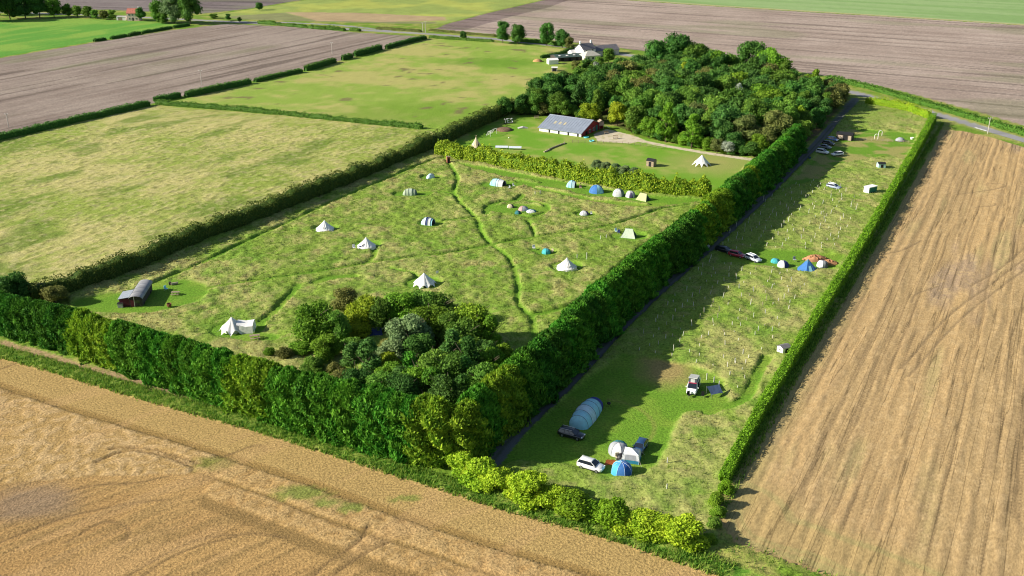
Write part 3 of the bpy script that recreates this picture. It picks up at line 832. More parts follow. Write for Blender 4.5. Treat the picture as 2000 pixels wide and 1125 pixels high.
def conifer_mesh(name, seed, R=2.1, H=9.5, sprays=2600):
    """hedge cypress: full to the ground, flame-like sprays that sweep up"""
    rng = np.random.default_rng(seed)
    def prof(z, a):
        t = z / H
        r = R * (1.12 - .38 * t) * np.clip((1.03 - t) / .24, .0, 1) ** .55
        return r * (1 + .15 * np.sin(3 * a + seed + z * .5) + .13 * np.sin(5 * a + z * 1.3 + seed * 2) + .14 * np.sin(z * 2.6 + a * 2 + seed))
    z = H * rng.random(sprays) ** .85; a = rng.random(sprays) * 2 * math.pi
    r = prof(z, a) * (1 - .30 * rng.random(sprays) ** 2)
    pos = np.stack([r * np.cos(a), r * np.sin(a), z], 1)
    nrm = np.stack([np.cos(a), np.sin(a), np.full(sprays, .45)], 1)
    V, Q = leaf_quads(pos, nrm, .95, rng, 2.8, .4, .6, .3)
    tint = np.repeat(np.clip(rng.random(sprays) ** 1.4 * .8 + .2 * np.sin(z * 3 + a * 4), 0, 1), 4)
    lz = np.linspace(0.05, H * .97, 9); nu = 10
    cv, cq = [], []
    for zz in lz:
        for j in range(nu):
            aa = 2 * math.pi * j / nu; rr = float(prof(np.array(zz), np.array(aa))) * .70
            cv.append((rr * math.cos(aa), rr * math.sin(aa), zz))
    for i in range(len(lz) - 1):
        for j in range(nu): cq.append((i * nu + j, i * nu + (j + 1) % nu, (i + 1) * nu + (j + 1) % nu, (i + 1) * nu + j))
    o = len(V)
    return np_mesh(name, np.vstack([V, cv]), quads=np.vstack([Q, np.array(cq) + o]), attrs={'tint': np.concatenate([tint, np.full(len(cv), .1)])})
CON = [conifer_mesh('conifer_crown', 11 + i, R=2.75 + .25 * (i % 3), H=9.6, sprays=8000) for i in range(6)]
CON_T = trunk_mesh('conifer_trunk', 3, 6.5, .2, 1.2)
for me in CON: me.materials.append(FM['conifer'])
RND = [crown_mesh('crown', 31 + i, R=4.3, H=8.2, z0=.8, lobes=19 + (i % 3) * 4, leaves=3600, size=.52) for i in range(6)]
TALL = [crown_mesh('crown', 51 + i, R=3.4, H=10.0, z0=.9, lobes=22, leaves=3600, size=.5, shape='tall') for i in range(3)]
CONE = [crown_mesh('crown', 61 + i, R=2.6, H=7.6, z0=.8, lobes=20, leaves=3200, size=.45, shape='cone', elong=2.2) for i in range(2)]
NEAR = [crown_mesh('crown', 71 + i, R=3.4, H=5.2, z0=.8, lobes=18 + 3 * i, leaves=7500, size=.36) for i in range(4)]
SHRUB = [crown_mesh('foliage', 81 + i, R=2.0, H=2.9, z0=.0, lobes=18, leaves=5200, size=.30, shape='tall', elong=2.0) for i in range(4)]
TRK = [trunk_mesh('trunk', 91 + i, 5.2, .24, 4.0) for i in range(3)]
TRKS = trunk_mesh('stems', 99, 1.6, .09, 1.4)
for lst in (RND, TALL, CONE, NEAR, SHRUB):
    for me in lst: me.materials.append(FM['mid'])
_tc = [0]
def plant(kind, loc, mat, label, group, scale=1.0, name='broadleaf_tree', cat='tree', sz=None, trunk=True):
    """one tree or shrub: an Empty with its trunk and its crown"""
    _tc[0] += 1
    lst = {'round': RND, 'tall': TALL, 'cone': CONE, 'near': NEAR, 'shrub': SHRUB, 'conifer': CON}[kind]
    rz = random.random() * 6.28
    s = scale * random.uniform(.93, 1.08)
    o = thing(name, label, cat, loc, rz, group, (s, s, (sz or scale) * (random.uniform(.95, 1.05) if kind == 'conifer' else random.uniform(.90, 1.09))))
    me = random.choice(lst)
    c = link('foliage' if kind == 'shrub' else 'crown', me, None, o)
    use_mat(c, FM[mat])
    if trunk:
        link('stems' if kind == 'shrub' else 'trunk', TRKS if kind == 'shrub' else CON_T if kind == 'conifer' else TRK[_tc[0] % 3], None, o)
    return o
def along(line, step, jit=0.0):
    """evenly spaced points on a polyline, with the direction there"""
    out = []; carry = 0.0
    for a, b in zip(line[:-1], line[1:]):
        d = b - a; L = np.linalg.norm(d); d = d / L
        s = carry
        while s < L:
            out.append((a + d * (s + random.uniform(-jit, jit)), d)); s += step
        carry = s - L
    return out
def nth(i):
    return '%d%s' % (i, 'th' if 10 <= i % 100 <= 20 else {1: 'st', 2: 'nd', 3: 'rd'}.get(i % 10, 'th'))
# ---- tall conifer row along the foreground stubble
front = PL([(-190, 586), (-60, 622), (60, 656), (180, 692), (300, 732), (420, 773), (560, 818), (700, 858), (800, 884), (858, 901)])
_front = along(front, 2.25, .4)
for i, (p, d) in enumerate(_front):
    place = ', %s from the corner in the row along the foreground stubble' % nth(len(_front) - i)
    p = p + np.array([-d[1], d[0]]) * random.uniform(-.5, .5)
    px = CX + F_PX * p[0] / (p[1] * CP + CAM_H * SP)      # column in the photograph, to choose the shade of green seen there
    s = 0.84 + 0.27 * (px / 870.0 if px > 0 else 0)
    if 165 < px < 240 or 455 < px < 540 or px > 805:
        plant('conifer', (p[0], p[1], 0), 'conifer_gold', 'golden green cypress' + place, 'cypresses in the foreground row', s, 'conifer_tree', 'conifer')
    elif 240 < px < 455 or 540 < px < 805:
        plant('conifer', (p[0], p[1], 0), 'conifer_bright', 'vivid green cypress' + place, 'cypresses in the foreground row', s, 'conifer_tree', 'conifer')
    else:
        plant('conifer', (p[0], p[1], 0), 'conifer', 'dark green cypress' + place, 'cypresses in the foreground row', s, 'conifer_tree', 'conifer')
# ---- tall conifer row beside the lane
lane_row = PL([(905, 900), (950, 858), (1072, 747), (1175, 640), (1245, 575), (1367, 471), (1466, 381), (1530, 320), (1555, 292)])
for i, (p, d) in enumerate(along(lane_row, 2.25, .4)):
    p = p + np.array([-d[1], d[0]]) * random.uniform(-.5, .5)
    g = fbm(np.array([p[0]]), np.array([p[1]]), 12, 2, 200)[0]
    mt = 'conifer_gold' if g > .70 else 'conifer_bright' if g > .46 else 'conifer'
    lab = {'conifer_gold': 'golden topped cypress', 'conifer_bright': 'fresh green cypress', 'conifer': 'dark green cypress'}[mt] + ', %s from the corner in the long row beside the lane' % nth(i + 1)
    plant('conifer', (p[0], p[1], 0), mt, lab, 'cypresses beside the lane', 1.06 - .13 * i / 105, 'conifer_tree', 'conifer')

def hedge(name, line, h, w, mat, label, dens=14, size=.34, cat='hedge', lumpy=.18, group=None, ragged=.0, top=.0, z0=0.0, grow=(1, 1)):
    """a grown hedge: woody core and a coat of leaves, box-like with an uneven outline"""
    rng = np.random.default_rng(abs(hash(label)) % 100000 if False else len(label) * 97 + int(abs(line[0][0] * 13)))
    seg = np.diff(line, axis=0); L = np.linalg.norm(seg, axis=1); tot = L.sum(); cum = np.concatenate([[0], np.cumsum(L)])
    def at(s):
        i = np.clip(np.searchsorted(cum, s, side='right') - 1, 0, len(L) - 1)
        t = (s - cum[i]) / L[i]
        p = line[i] + seg[i] * t[:, None]; d = seg[i] / L[i][:, None]
        return p, d
    def size_at(s, sd):
        hh = h * (1 + lumpy * 2 * (fbm(s, s * 0 + 3.3, 2.6, 3, 300 + sd) - .5) + ragged * 2 * (fbm(s, s * 0 + 8.1, 9, 2, 320 + sd) - .5))
        ww = w * (1 + lumpy * 1.6 * (fbm(s, s * 0 + 5.7, 3.1, 2, 310 + sd) - .5))
        e = np.clip(np.minimum(s, tot - s) / 1.6, 0, 1); e = .6 + .4 * np.sqrt(e)
        g_ = grow[0] + (grow[1] - grow[0]) * np.clip(s / tot, 0, 1) ** .7
        return hh * e * g_, ww * e * (.5 + .5 * g_)
    sd = int(abs(line[0][0])) % 50
    per = 2 * h + w
    n = int(tot * per * dens)
    s = rng.random(n) * tot; q = rng.random(n) * per
    hh, ww = size_at(s, sd)
    p, d = at(s)
    nx, ny = d[:, 1], -d[:, 0]
    side = np.where(q < h, 1.0, np.where(q < h + w, 0.0, -1.0))
    f = np.where(side == 1, q / h, np.where(side == 0, (q - h) / w * 2 - 1, (q - h - w) / h))
    bul = 1 + .35 * (fbm(s, np.where(side == 0, f * 1.5, f * h) + side * 9, 1.5, 2, 330) - .5) * 2 * lumpy * 2.2
    offx = np.where(side == 0, f * ww / 2 * .95, side * ww / 2 * bul * (1 - .25 * np.abs(f) ** 3))
    z = np.where(side == 0, hh * bul * (1 - top * np.abs(f) ** 3), hh * f)
    pos = np.stack([p[:, 0] + nx * offx, p[:, 1] + ny * offx, z + z0], 1)
    nrm = np.stack([nx * side, ny * side, np.where(side == 0, 1.0, .25)], 1)
    pos -= nrm * (rng.random(n) ** 2 * .22)[:, None]
    V, Q = leaf_quads(pos, nrm, size, rng, 1.6, .3, .55)
    root = thing(name, label, cat, (0, 0, 0), 0, group)
    tl = np.clip(.6 * rng.random(n) + .4 * fbm(s, z, 2.5, 2, 340), 0, 1)
    me = np_mesh('foliage', V, quads=Q, attrs={'tint': np.repeat(tl, 4)})
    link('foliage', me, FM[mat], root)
    m = max(3, int(tot / .9)); ss = np.linspace(.15, tot - .15, m)
    hh, ww = size_at(ss, sd); p, d = at(ss)
    cv = []
    for k in range(m):
        nn = np.array([d[k, 1], -d[k, 0]]); a = ww[k] / 2 * .80; b = hh[k] * .86
        for o, zz in ((-a, 0), (-a, b * .9), (-a * .7, b), (a * .7, b), (a, b * .9), (a, 0)):
            cv.append((p[k, 0] + nn[0] * o, p[k, 1] + nn[1] * o, zz + z0))
    cq = [(k * 6 + i, k * 6 + i + 1, (k + 1) * 6 + i + 1, (k + 1) * 6 + i) for k in range(m - 1) for i in range(5)]
    cq += [(0, 1, 4, 5), (1, 2, 3, 4), ((m - 1) * 6, (m - 1) * 6 + 1, (m - 1) * 6 + 4, (m - 1) * 6 + 5), ((m - 1) * 6 + 1, (m - 1) * 6 + 2, (m - 1) * 6 + 3, (m - 1) * 6 + 4)]
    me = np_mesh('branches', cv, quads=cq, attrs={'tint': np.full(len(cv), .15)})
    link('branches', me, FM[mat], root)
    return root
# ---- field hedges
hedge('hedge', PL(HEDGE_LEFT), 4.5, 3.8, 'thorn', 'dark bushy thorn hedge between the pasture and the tent meadow', dens=11, size=.42, lumpy=.36, ragged=.18)
hedge('hedge', PL([(852, 303), (950, 319), (1050, 339), (1150, 359), (1280, 378), (1388, 386)]), 4.7, 3.0, 'midhedge', 'broad leafy light green hedge between the tent meadow and the barn lawn', dens=13, size=.62, lumpy=.42, ragged=.08)
hedge('hedge', PL([(1412, 945), (1440, 892), (1472, 834), (1535, 726), (1608, 608), (1688, 478), (1757, 357), (1794, 292), (1822, 240)]), 3.7, 2.4, 'clipped', 'long clipped bright green hedge along the right stubble field', dens=18, size=.30, lumpy=.20, ragged=.08, grow=(.5, 1.12))
hedge('hedge', PL([(1690, 203), (1735, 210), (1775, 218), (1815, 234)]), 3.3, 2.4, 'laurel', 'yellow green hedge between the far paddock and the road', dens=12, size=.42, lumpy=.26)
hedge('hedge', PL([(1615, 155), (1700, 174), (1790, 200), (1900, 233), (2010, 266), (2150, 310)]), 1.9, 4.2, 'mid', 'wide dark green roadside hedge below the brown ploughed field', dens=5, size=.6, lumpy=.26)
H7 = [[(-120, 302), (0, 273), (150, 238), (292, 206)], [(300, 199), (335, 194), (352, 189)], [(362, 190), (430, 176), (490, 163)], [(497, 161), (545, 150), (590, 141)], [(596, 139), (625, 131), (655, 122)], [(668, 118), (688, 113)], [(692, 111), (720, 104), (745, 97)], [(754, 96), (790, 86), (832, 76)]]
H7L = ['long dark hedge from the left edge between ploughed field and pasture', 'low rounded hedge clump at the corner where three fields meet', 'straight dark hedge length just right of the three field corner',
       'lower hedge length in the middle of the row beside the upper pasture', 'tall hedge length left of a gap beside the upper pasture', 'short round bush between two gaps beside the upper pasture', 'tall dark hedge length near the road end of the row', 'last tapering hedge length of the row, by the road']
for ln, lb, hh in zip(H7, H7L, (2.3, 2.2, 2.6, 1.9, 2.6, 2.6, 3.0, 2.2)):
    hedge('hedge', PL(ln), hh, 2.4, 'dark', lb, dens=6, size=.55, lumpy=.2, group='hedge lengths between ploughed field and pastures')
hedge('hedge', PL([(305, 204), (420, 213), (560, 225), (680, 238), (760, 246), (826, 252)]), 1.9, 2.2, 'mid', 'bumpy low hedge dividing the two pastures', dens=7, size=.5, lumpy=.38, ragged=.15)
H9 = [[(183, 82), (207, 78)], [(216, 77), (248, 71)], [(251, 71), (275, 66)], [(278, 66), (335, 56)], [(338, 55), (370, 50)]]
H9L = ['lone hedge clump nearest the camera at the crop edge', 'second hedge length along the vivid crop edge', 'middle hedge length along the vivid crop edge', 'longest hedge length along the vivid crop edge', 'last hedge length by the tall trees at the crop edge']
for ln, lb in zip(H9, H9L): hedge('hedge', PL(ln), 1.7, 2.2, 'dark', lb, dens=5, size=.6, lumpy=.25, group='hedge lengths along the vivid crop')
hedge('hedge', PL([(505, 46), (560, 51), (620, 57), (675, 60)]), 1.8, 3.0, 'mid', 'scrubby hedge strip between the road and the left ploughed field', dens=4, size=.65, lumpy=.4, ragged=.3)
hedge('hedge', PL([(684, 60), (704, 62)]), 2.0, 2.6, 'mid', 'short scrub clump beside the road', dens=4, size=.65, lumpy=.3)
hedge('hedge', PL([(735, 57), (780, 60), (824, 63)]), 1.4, 2.6, 'olive', 'low rough scrub on the far verge of the road', dens=4, size=.6, lumpy=.4)
hedge('hedge', PL([(838, 74), (880, 77), (965, 83)]), 1.5, 2.2, 'mid', 'low hedge along the top of the upper pasture', dens=5, size=.55, lumpy=.4)
hedge('hedge', PL([(1000, 80), (1060, 85), (1110, 92)]), 1.8, 2.4, 'mid', 'low hedge under the roadside trees by the farmhouse', dens=5, size=.55, lumpy=.35)
hedge('hedge', PL([(838, 60), (900, 66), (970, 72)]), 1.2, 2.6, 'olive', 'rough scrub on the ploughed side of the road', dens=4, size=.6, lumpy=.4)
hedge('hedge', PL([(1056, 114), (1090, 108), (1120, 97)]), 1.6, 1.6, 'dark', 'dark garden hedge in front of the white farmhouse', dens=6, size=.5, lumpy=.15)

# ---- laurel shrubs at the near end of the strip field
for (x, y, s, z), lb in zip([(905, 918, 1.05, 1.0), (935, 932, 1.15, 1.0), (972, 945, 1.15, .95), (1000, 955, .95, .8), (1042, 968, 1.3, 1.2), (1085, 980, 1.0, .9), (1118, 992, 1.2, .95), (1152, 1003, 1.1, .75), (1192, 1014, 1.2, 1.1), (1222, 1022, .9, .8), (1262, 1032, 1.15, .85), (1300, 1040, 1.15, .95), (1338, 1050, 1.35, 1.15)],
        ['leftmost yellow green laurel, tucked under the corner cypresses', 'second laurel from the corner cypresses', 'third laurel from the corner cypresses', 'small laurel left of the tall round yellow one', 'tall round yellow laurel', 'small laurel right of the tall round one', 'wide laurel left of the dull green bush', 'dull green bush between the laurels', 'bright upright laurel right of the dull green bush', 'small laurel below the round blue tent', 'low laurel third from the right end of the row', 'laurel next to the big end laurel', 'big laurel at the right end of the row']):
    plant('shrub', P(x, y + 9), 'clipped' if 'dull' in lb else 'laurel', lb, 'laurels at the near end of the strip field', s * 1.5, 'laurel_shrub', 'shrub', sz=z * 1.15)
for (x, y, s, z, mt), lb in zip([(1398, 990, .8, .75, 'bright'), (1404, 1010, .7, .6, 'bright'), (1392, 1030, .75, .55, 'mid'), (1418, 965, .7, .7, 'clipped'), (1385, 1062, .7, .5, 'bright')],
        ['loose bush where the clipped hedge ends', 'small loose bush below the end of the clipped hedge', 'low dark bush between the big end laurel and the hedge', 'ragged bright bush leaning on the end of the clipped hedge', 'low bush just below the big end laurel']):
    plant('shrub', P(x, y), mt, lb, 'bushes at the end of the clipped hedge', s, 'bush', 'bush', sz=z)
for (x, y), lb in zip([(920, 926), (953, 938), (1020, 962), (1063, 975), (1100, 986), (1207, 1018), (1242, 1027), (1281, 1036), (1320, 1046)],
        ['filler laurel between the first and second shrubs of the row', 'filler laurel between the second and third shrubs of the row', 'low laurel just left of the tall round yellow one', 'low laurel just right of the tall round yellow one', 'low laurel just left of the wide laurel', 'low laurel below the round blue tent, left side', 'low laurel below the round blue tent, right side', 'low laurel between the third and second shrubs from the right end', 'low laurel tucked against the big end laurel']):
    plant('shrub', P(x, y + 9), 'laurel', lb, 'laurels at the near end of the strip field', 1.25, 'laurel_shrub', 'shrub', sz=.95)
# ---- small wood in the corner of the tent meadow
for x, y, kind, mt, s, z, lb in [
    (618, 668, 'near', 'bright', .95, .95, 'bushy bright tree at the left of the corner wood'), (655, 672, 'near', 'mid', .75, .9, 'dark sided tree behind the left bushy tree'),
    (556, 700, 'shrub', 'olive', .75, .6, 'small olive bush left of the corner wood'), (590, 690, 'shrub', 'bright', 1.1, .6, 'low bright bush in front of the left bushy tree'), (526, 694, 'shrub', 'bright', .6, .4, 'low scrub bush nearest the wing tent'),
    (672, 610, 'near', 'olive', .75, .65, 'brownish bush at the back left of the corner wood'), (712, 640, 'near', 'yellow', .9, .85, 'yellow leaved tree at the back of the corner wood'), (700, 655, 'shrub', 'yellow', 1.3, .7, 'yellow bush below the yellow leaved tree'),
    (748, 645, 'near', 'mid', .7, .85, 'slim green tree right of the yellow tree'), (785, 640, 'near', 'bright', .9, .9, 'tall green tree at the back middle of the corner wood'), (818, 636, 'near', 'mid', .95, .82, 'round green tree behind the grey willow'),
    (862, 638, 'near', 'mid', 1.05, .9, 'big round tree at the back right of the corner wood'), (840, 676, 'near', 'bright', 1.05, .95, 'bright tree between the grey willow and the big round tree'), (872, 680, 'near', 'mid', .9, 1.0, 'green tree right of the bright tree'),
    (800, 700, 'near', 'grey', 1.1, 1.15, 'soft grey green willow in the middle of the corner wood'), (772, 715, 'shrub', 'grey', 1.4, 1.2, 'grey green bush under the willow'), (758, 735, 'shrub', 'yellow', 1.2, 1.1, 'yellow bush between pine and willow'),
    (690, 735, 'cone', 'blue', .9, .7, 'dark pine at the left front of the corner wood'), (722, 748, 'cone', 'blue', .95, .85, 'dark pointed pine beside the left front pine'), (655, 730, 'shrub', 'olive', .8, .5, 'olive bush left of the dark pines'),
    (800, 745, 'cone', 'conifer_bright', .9, .6, 'low green pine in the front middle of the corner wood'), (785, 770, 'cone', 'blue', .85, .6, 'dark pine just behind the conifer row'), (850, 760, 'near', 'mid', .95, .85, 'broad tree in the front right of the corner wood'), (845, 790, 'cone', 'conifer_bright', .95, .65, 'fresh green pine behind the corner of the conifer row'),
    (885, 725, 'cone', 'blue', .9, .85, 'dark pine right of the broad pine'), (915, 745, 'cone', 'dark', .9, .8, 'dark pine near the lane row'), (925, 675, 'near', 'midhedge', .95, 1.1, 'speckled light green tree at the right of the corner wood'), (958, 690, 'cone', 'bright', .85, .75, 'fresh green pointed tree at the right edge of the corner wood'),
    (945, 725, 'near', 'dark', .8, .8, 'dark low tree behind the lane row'), (905, 775, 'cone', 'dark', .9, .8, 'dark pine wedged in the hedge corner'), (820, 715, 'near', 'dark', .8, .8, 'dark tree below the willow'), (760, 690, 'shrub', 'olive', 1.0, .8, 'olive bush beside the clearing'), (690, 690, 'shrub', 'mid', 1.2, .9, 'green bush left of the clearing'),
    (742, 790, 'near', 'mid', 0.8, 0.8, 'green tree just behind the middle of the foreground row'),
    (700, 775, 'near', 'dark', 0.75, 0.7, 'dark tree behind the foreground row below the pines'),
    (665, 765, 'near', 'olive', 0.6, 0.5, 'small olive tree behind the foreground row'),
    (790, 805, 'near', 'dark', 0.85, 0.8, 'dark tree behind the golden cypresses'),
    (835, 830, 'near', 'mid', 0.8, 0.75, 'green tree in the corner of the two cypress rows'),
    (875, 815, 'near', 'dark', 0.85, 0.9, 'dark tree close to the corner cypresses'),
    (905, 815, 'cone', 'dark', 0.9, 0.8, 'dark pine against the lane row'),
    (930, 785, 'near', 'mid', 0.8, 0.85, 'green tree against the lane row'),
    (960, 745, 'near', 'bright', 0.75, 0.8, 'bright tree against the lane row'),
    (880, 770, 'near', 'mid', 0.95, 0.95, 'mid green tree filling the front of the corner wood'),
    (820, 775, 'near', 'bright', 0.85, 0.75, 'bright tree filling the front of the corner wood'),
    (985, 712, 'shrub', 'bright', 1.2, 1.0, 'bright bush between corner wood and lane row'),
    (765, 762, 'near', 'bright', 0.7, 0.65, 'bright low tree beside the front pines'),
    (640, 705, 'near', 'bright', 0.7, 0.6, 'bright low tree in front of the left bushy tree'),
    (610, 725, 'shrub', 'mid', 1.0, 0.7, 'green bush near the foreground row'),
    (905, 700, 'near', 'mid', 0.95, 1.0, 'mid green tree left of the speckled tree'),
    ]:
    nm = {'shrub': 'bush', 'cone': 'pine_tree'}.get(kind, 'broadleaf_tree')
    plant(kind, P(x, y), mt, lb, 'plants of the corner wood', s * 1.36, nm, 'bush' if kind == 'shrub' else 'tree', sz=z * 1.3)
# ---- the big wood behind the barn
WOOD = PL([(1008, 222), (1040, 196), (1110, 178), (1185, 166), (1225, 142), (1300, 130), (1420, 146), (1560, 176), (1640, 198), (1590, 258), (1535, 296), (1480, 304), (1400, 294), (1300, 270), (1235, 254), (1180, 234), (1060, 224)])
def wood_trees():
    rng = random.Random(5); pts = []
    lo, hi = WOOD.min(0), WOOD.max(0)
    for _ in range(9000):
        p = np.array([rng.uniform(lo[0], hi[0]), rng.uniform(lo[1], hi[1])])
        if not inside(p[:1], p[1:], WOOD)[0]: continue
        if all((p[0] - q[0]) ** 2 + (p[1] - q[1]) ** 2 > 6.3 ** 2 for q in pts): pts.append(p)
    keep_out = [P2(1455, 165)]
    for p in pts:
        if any(np.hypot(p[0] - q[0], p[1] - q[1]) < 7 for q in keep_out): continue
        r = rng.random()
        mt, ds = ('dark', 'dark green') if r < .36 else ('mid', 'mid green') if r < .68 else ('blue', 'bluish green') if r < .76 else ('bright', 'fresh green') if r < .84 else ('olive', 'olive green') if r < .98 else ('brown', 'brown tinged')
        kd = 'tall' if rng.random() < .12 else 'round'
        e = poly_dist(np.array([p[0]]), np.array([p[1]]), np.vstack([WOOD, WOOD[:1]]))[0]
        s = rng.uniform(1.0, 1.5) * (.72 if e < 6 else 1.0)
        zz = s * rng.uniform(.85, 1.1)
        size = 'small' if s < .95 else 'big' if s > 1.25 else 'middling'
        side = 'barn side' if p[0] < 45 else 'lane side' if p[0] > 95 else 'middle'
        row = 'front' if p[1] < 395 else 'back' if p[1] > 450 else 'heart'
        plant(kd, (p[0], p[1], 0), mt, '%s %s %s tree at the %s of the wood, %s' % (size, ds, 'slender' if kd == 'tall' else 'rounded', row, side), 'trees of the wood behind the barn', s, sz=zz)
wood_trees()
for x, y, kind, mt, s, z, lb in [
    (1320, 150, 'round', 'dark', 1.5, 1.62, 'tallest dark tree at the back of the wood'), (1280, 148, 'round', 'dark', 1.35, 1.4, 'tall dark tree just left of the tallest in the wood'), (1354, 154, 'round', 'mid', 1.35, 1.35, 'tall tree just right of the tallest in the wood'), (1395, 162, 'round', 'dark', 1.3, 1.2, 'dark tree at the back right of the wood'),
    (1466, 150, 'round', 'dark', 1.45, 1.42, 'lone dark round tree standing clear behind the wood'), (1502, 168, 'round', 'bright', 1.5, 1.3, 'big yellow green round tree right of the lone dark one'), (1528, 172, 'round', 'mid', 1.0, 1.1, 'dark sided tree leaning out at the right of the yellow green tree'),
    (1163, 176, 'tall', 'silver', .62, .95, 'silver grey leafed tree in the left half of the wood'), (1440, 226, 'tall', 'silver', .65, .9, 'silver white tree in the right half of the wood'), (1340, 178, 'round', 'yellow', .7, 1.05, 'yellow leaved tree in the middle of the wood'),
    (1300, 278, 'tall', 'bright', .95, 1.0, 'fresh green tree at the front of the wood by the track'), (1350, 290, 'tall', 'bright', .9, .95, 'fresh green upright tree right of the other by the track'), (1268, 270, 'round', 'bright', .7, .6, 'low bright bush tree where the track enters the wood edge'), (1240, 262, 'round', 'mid', .8, .8, 'dark fronted tree beside the yard'),
    (1205, 246, 'round', 'yellow', .7, .75, 'yellow green small tree behind the play tower'), (1150, 240, 'round', 'yellow', .75, .7, 'yellow green small tree behind the red gable'), (1420, 302, 'round', 'silver', .5, .35, 'bare whitish shrub beside the gravel track'), (1400, 300, 'round', 'brown', .45, .45, 'rusty brown shrub beside the gravel track'),
    (1640, 205, 'round', 'olive', .75, .75, 'olive tree at the road end of the wood'), (1618, 190, 'round', 'olive', .7, .7, 'rounded olive tree beside the road junction'), (1560, 262, 'tall', 'conifer_gold', .8, .8, 'yellow tipped tree at the lane edge of the wood'),
    (982, 84, 'round', 'dark', .85, 1.0, 'leftmost dark roadside tree above the pasture'), (1011, 86, 'round', 'dark', .8, .9, 'second roadside tree above the pasture'), (1068, 90, 'round', 'dark', .85, 1.0, 'third roadside tree above the pasture'), (1098, 94, 'round', 'dark', .8, .9, 'fourth roadside tree, beside the farmhouse'), (1112, 97, 'round', 'brown', .55, .55, 'small brown tree beside the farmhouse'), (905, 78, 'round', 'dark', .4, .4, 'small round bush by the road above the pasture'),
    (340, 46, 'round', 'grey', 1.35, 1.5, 'wide tree right of the red roofed house'), (372, 47, 'round', 'dark', 1.3, 1.65, 'tall dark tree right of the red roofed house'), (310, 44, 'round', 'mid', 1.0, 1.1, 'tree next to the red roofed house'), (318, 46, 'round', 'mid', .7, .6, 'low tree in front of the trees by the house'), (276, 41, 'round', 'dark', .65, .7, 'dark bush hugging the red roofed house'),
    (20, 38, 'round', 'dark', 1.5, 1.6, 'dark tree second from the left edge far away'), (-20, 42, 'round', 'dark', 1.5, 1.6, 'dark tree cut by the left edge far away'), (50, 36, 'round', 'blue', 1.4, 1.5, 'dark bluish tree third from the left edge far away'), (78, 35, 'round', 'dark', 1.2, 1.1, 'dark tree fourth from the left edge far away'), (106, 34, 'round', 'mid', 1.0, 1.15, 'tree at the right of the far dark group'), (0, 30, 'round', 'dark', 1.4, 1.6, 'dark tree behind the far left group'),
    (133, 33, 'round', 'mid', .75, .65, 'first low tree in the line left of the house'), (152, 34, 'round', 'mid', .75, .7, 'second low tree in the line left of the house'), (172, 35, 'round', 'mid', .75, .65, 'third low tree in the line left of the house'), (186, 36, 'round', 'mid', .6, .5, 'fourth low tree in the line left of the house'), (203, 38, 'round', 'olive', .65, .55, 'fifth low tree in the line left of the house'), (220, 38, 'round', 'mid', .6, .6, 'sixth low tree, nearest the house'),
    (507, 20, 'round', 'dark', .5, .45, 'single round bush in the far fields'), (446, 40, 'round', 'dark', .38, .35, 'small bush beside the far road'), (468, 43, 'round', 'dark', .32, .28, 'smaller bush beside the far road'), (418, 36, 'round', 'mid', .6, .3, 'low scrub beside the tall far trees'),
    (28, 592, 'near', 'dark', 1.15, .95, 'dark round tree behind the left end of the cypress row'), (108, 592, 'near', 'olive', .95, .7, 'olive bush at the near end of the thorn hedge'), (-25, 590, 'near', 'dark', 1.1, .9, 'dark tree at the left edge behind the cypress row'),
    (1165, 330, 'near', 'grey', .55, .42, 'first grey green bush from the left behind the leafy hedge'),
    (1183, 333, 'near', 'grey', .55, .42, 'second grey green bush from the left behind the leafy hedge'),
    (1201, 337, 'near', 'grey', .55, .42, 'third grey green bush from the left behind the leafy hedge'),
    (1220, 340, 'near', 'grey', .55, .42, 'fourth grey green bush from the left behind the leafy hedge'),
    (1238, 343, 'near', 'grey', .55, .42, 'fifth grey green bush from the left behind the leafy hedge'),
    (1168, 134, 'round', 'mid', .6, .5, 'small tree right in front of the farmhouse annexe'), (1146, 136, 'round', 'dark', .55, .42, 'low dark tree in front of the white farmhouse'), (1188, 124, 'round', 'mid', .7, .6, 'small tree at the end of the long grey building'), (1125, 138, 'round', 'olive', .5, .4, 'low olive tree below the stable'),
    (1020, 222, 'round', 'dark', .75, .7, 'dark tree at the left corner of the wood'), (985, 228, 'round', 'dark', .6, .6, 'dark tree behind the white letters'), (1048, 216, 'round', 'mid', .7, .75, 'grey green tree behind the left end of the barn'), (1090, 226, 'round', 'mid', .7, .7, 'tree behind the barn roof')]:
    plant(kind, P(x, y), mt, lb, None, s * (1.22 if y < 330 else 1.05), 'broadleaf_tree', 'tree', sz=z * (1.28 if y < 330 else 1.05))

for p, d in along(PL([(1012, 224), (1060, 224), (1110, 222), (1150, 236), (1185, 244)]), 3.4, .8):
    plant('shrub', (p[0], p[1], 0), random.choice(['mid', 'dark', 'olive']), 'undergrowth bush at the foot of the wood behind the barn', 'undergrowth of the wood', random.uniform(1.0, 1.6), 'bush', 'bush')
for p, d in along(PL([(1232, 258), (1290, 274), (1340, 284), (1400, 297), (1470, 306), (1540, 300)]), 3.2, .8):
    plant('shrub', (p[0], p[1], 0), random.choice(['mid', 'bright', 'olive', 'dark']), 'undergrowth bush where the wood meets the gravel track', 'undergrowth of the wood', random.uniform(1.0, 1.7), 'bush', 'bush')

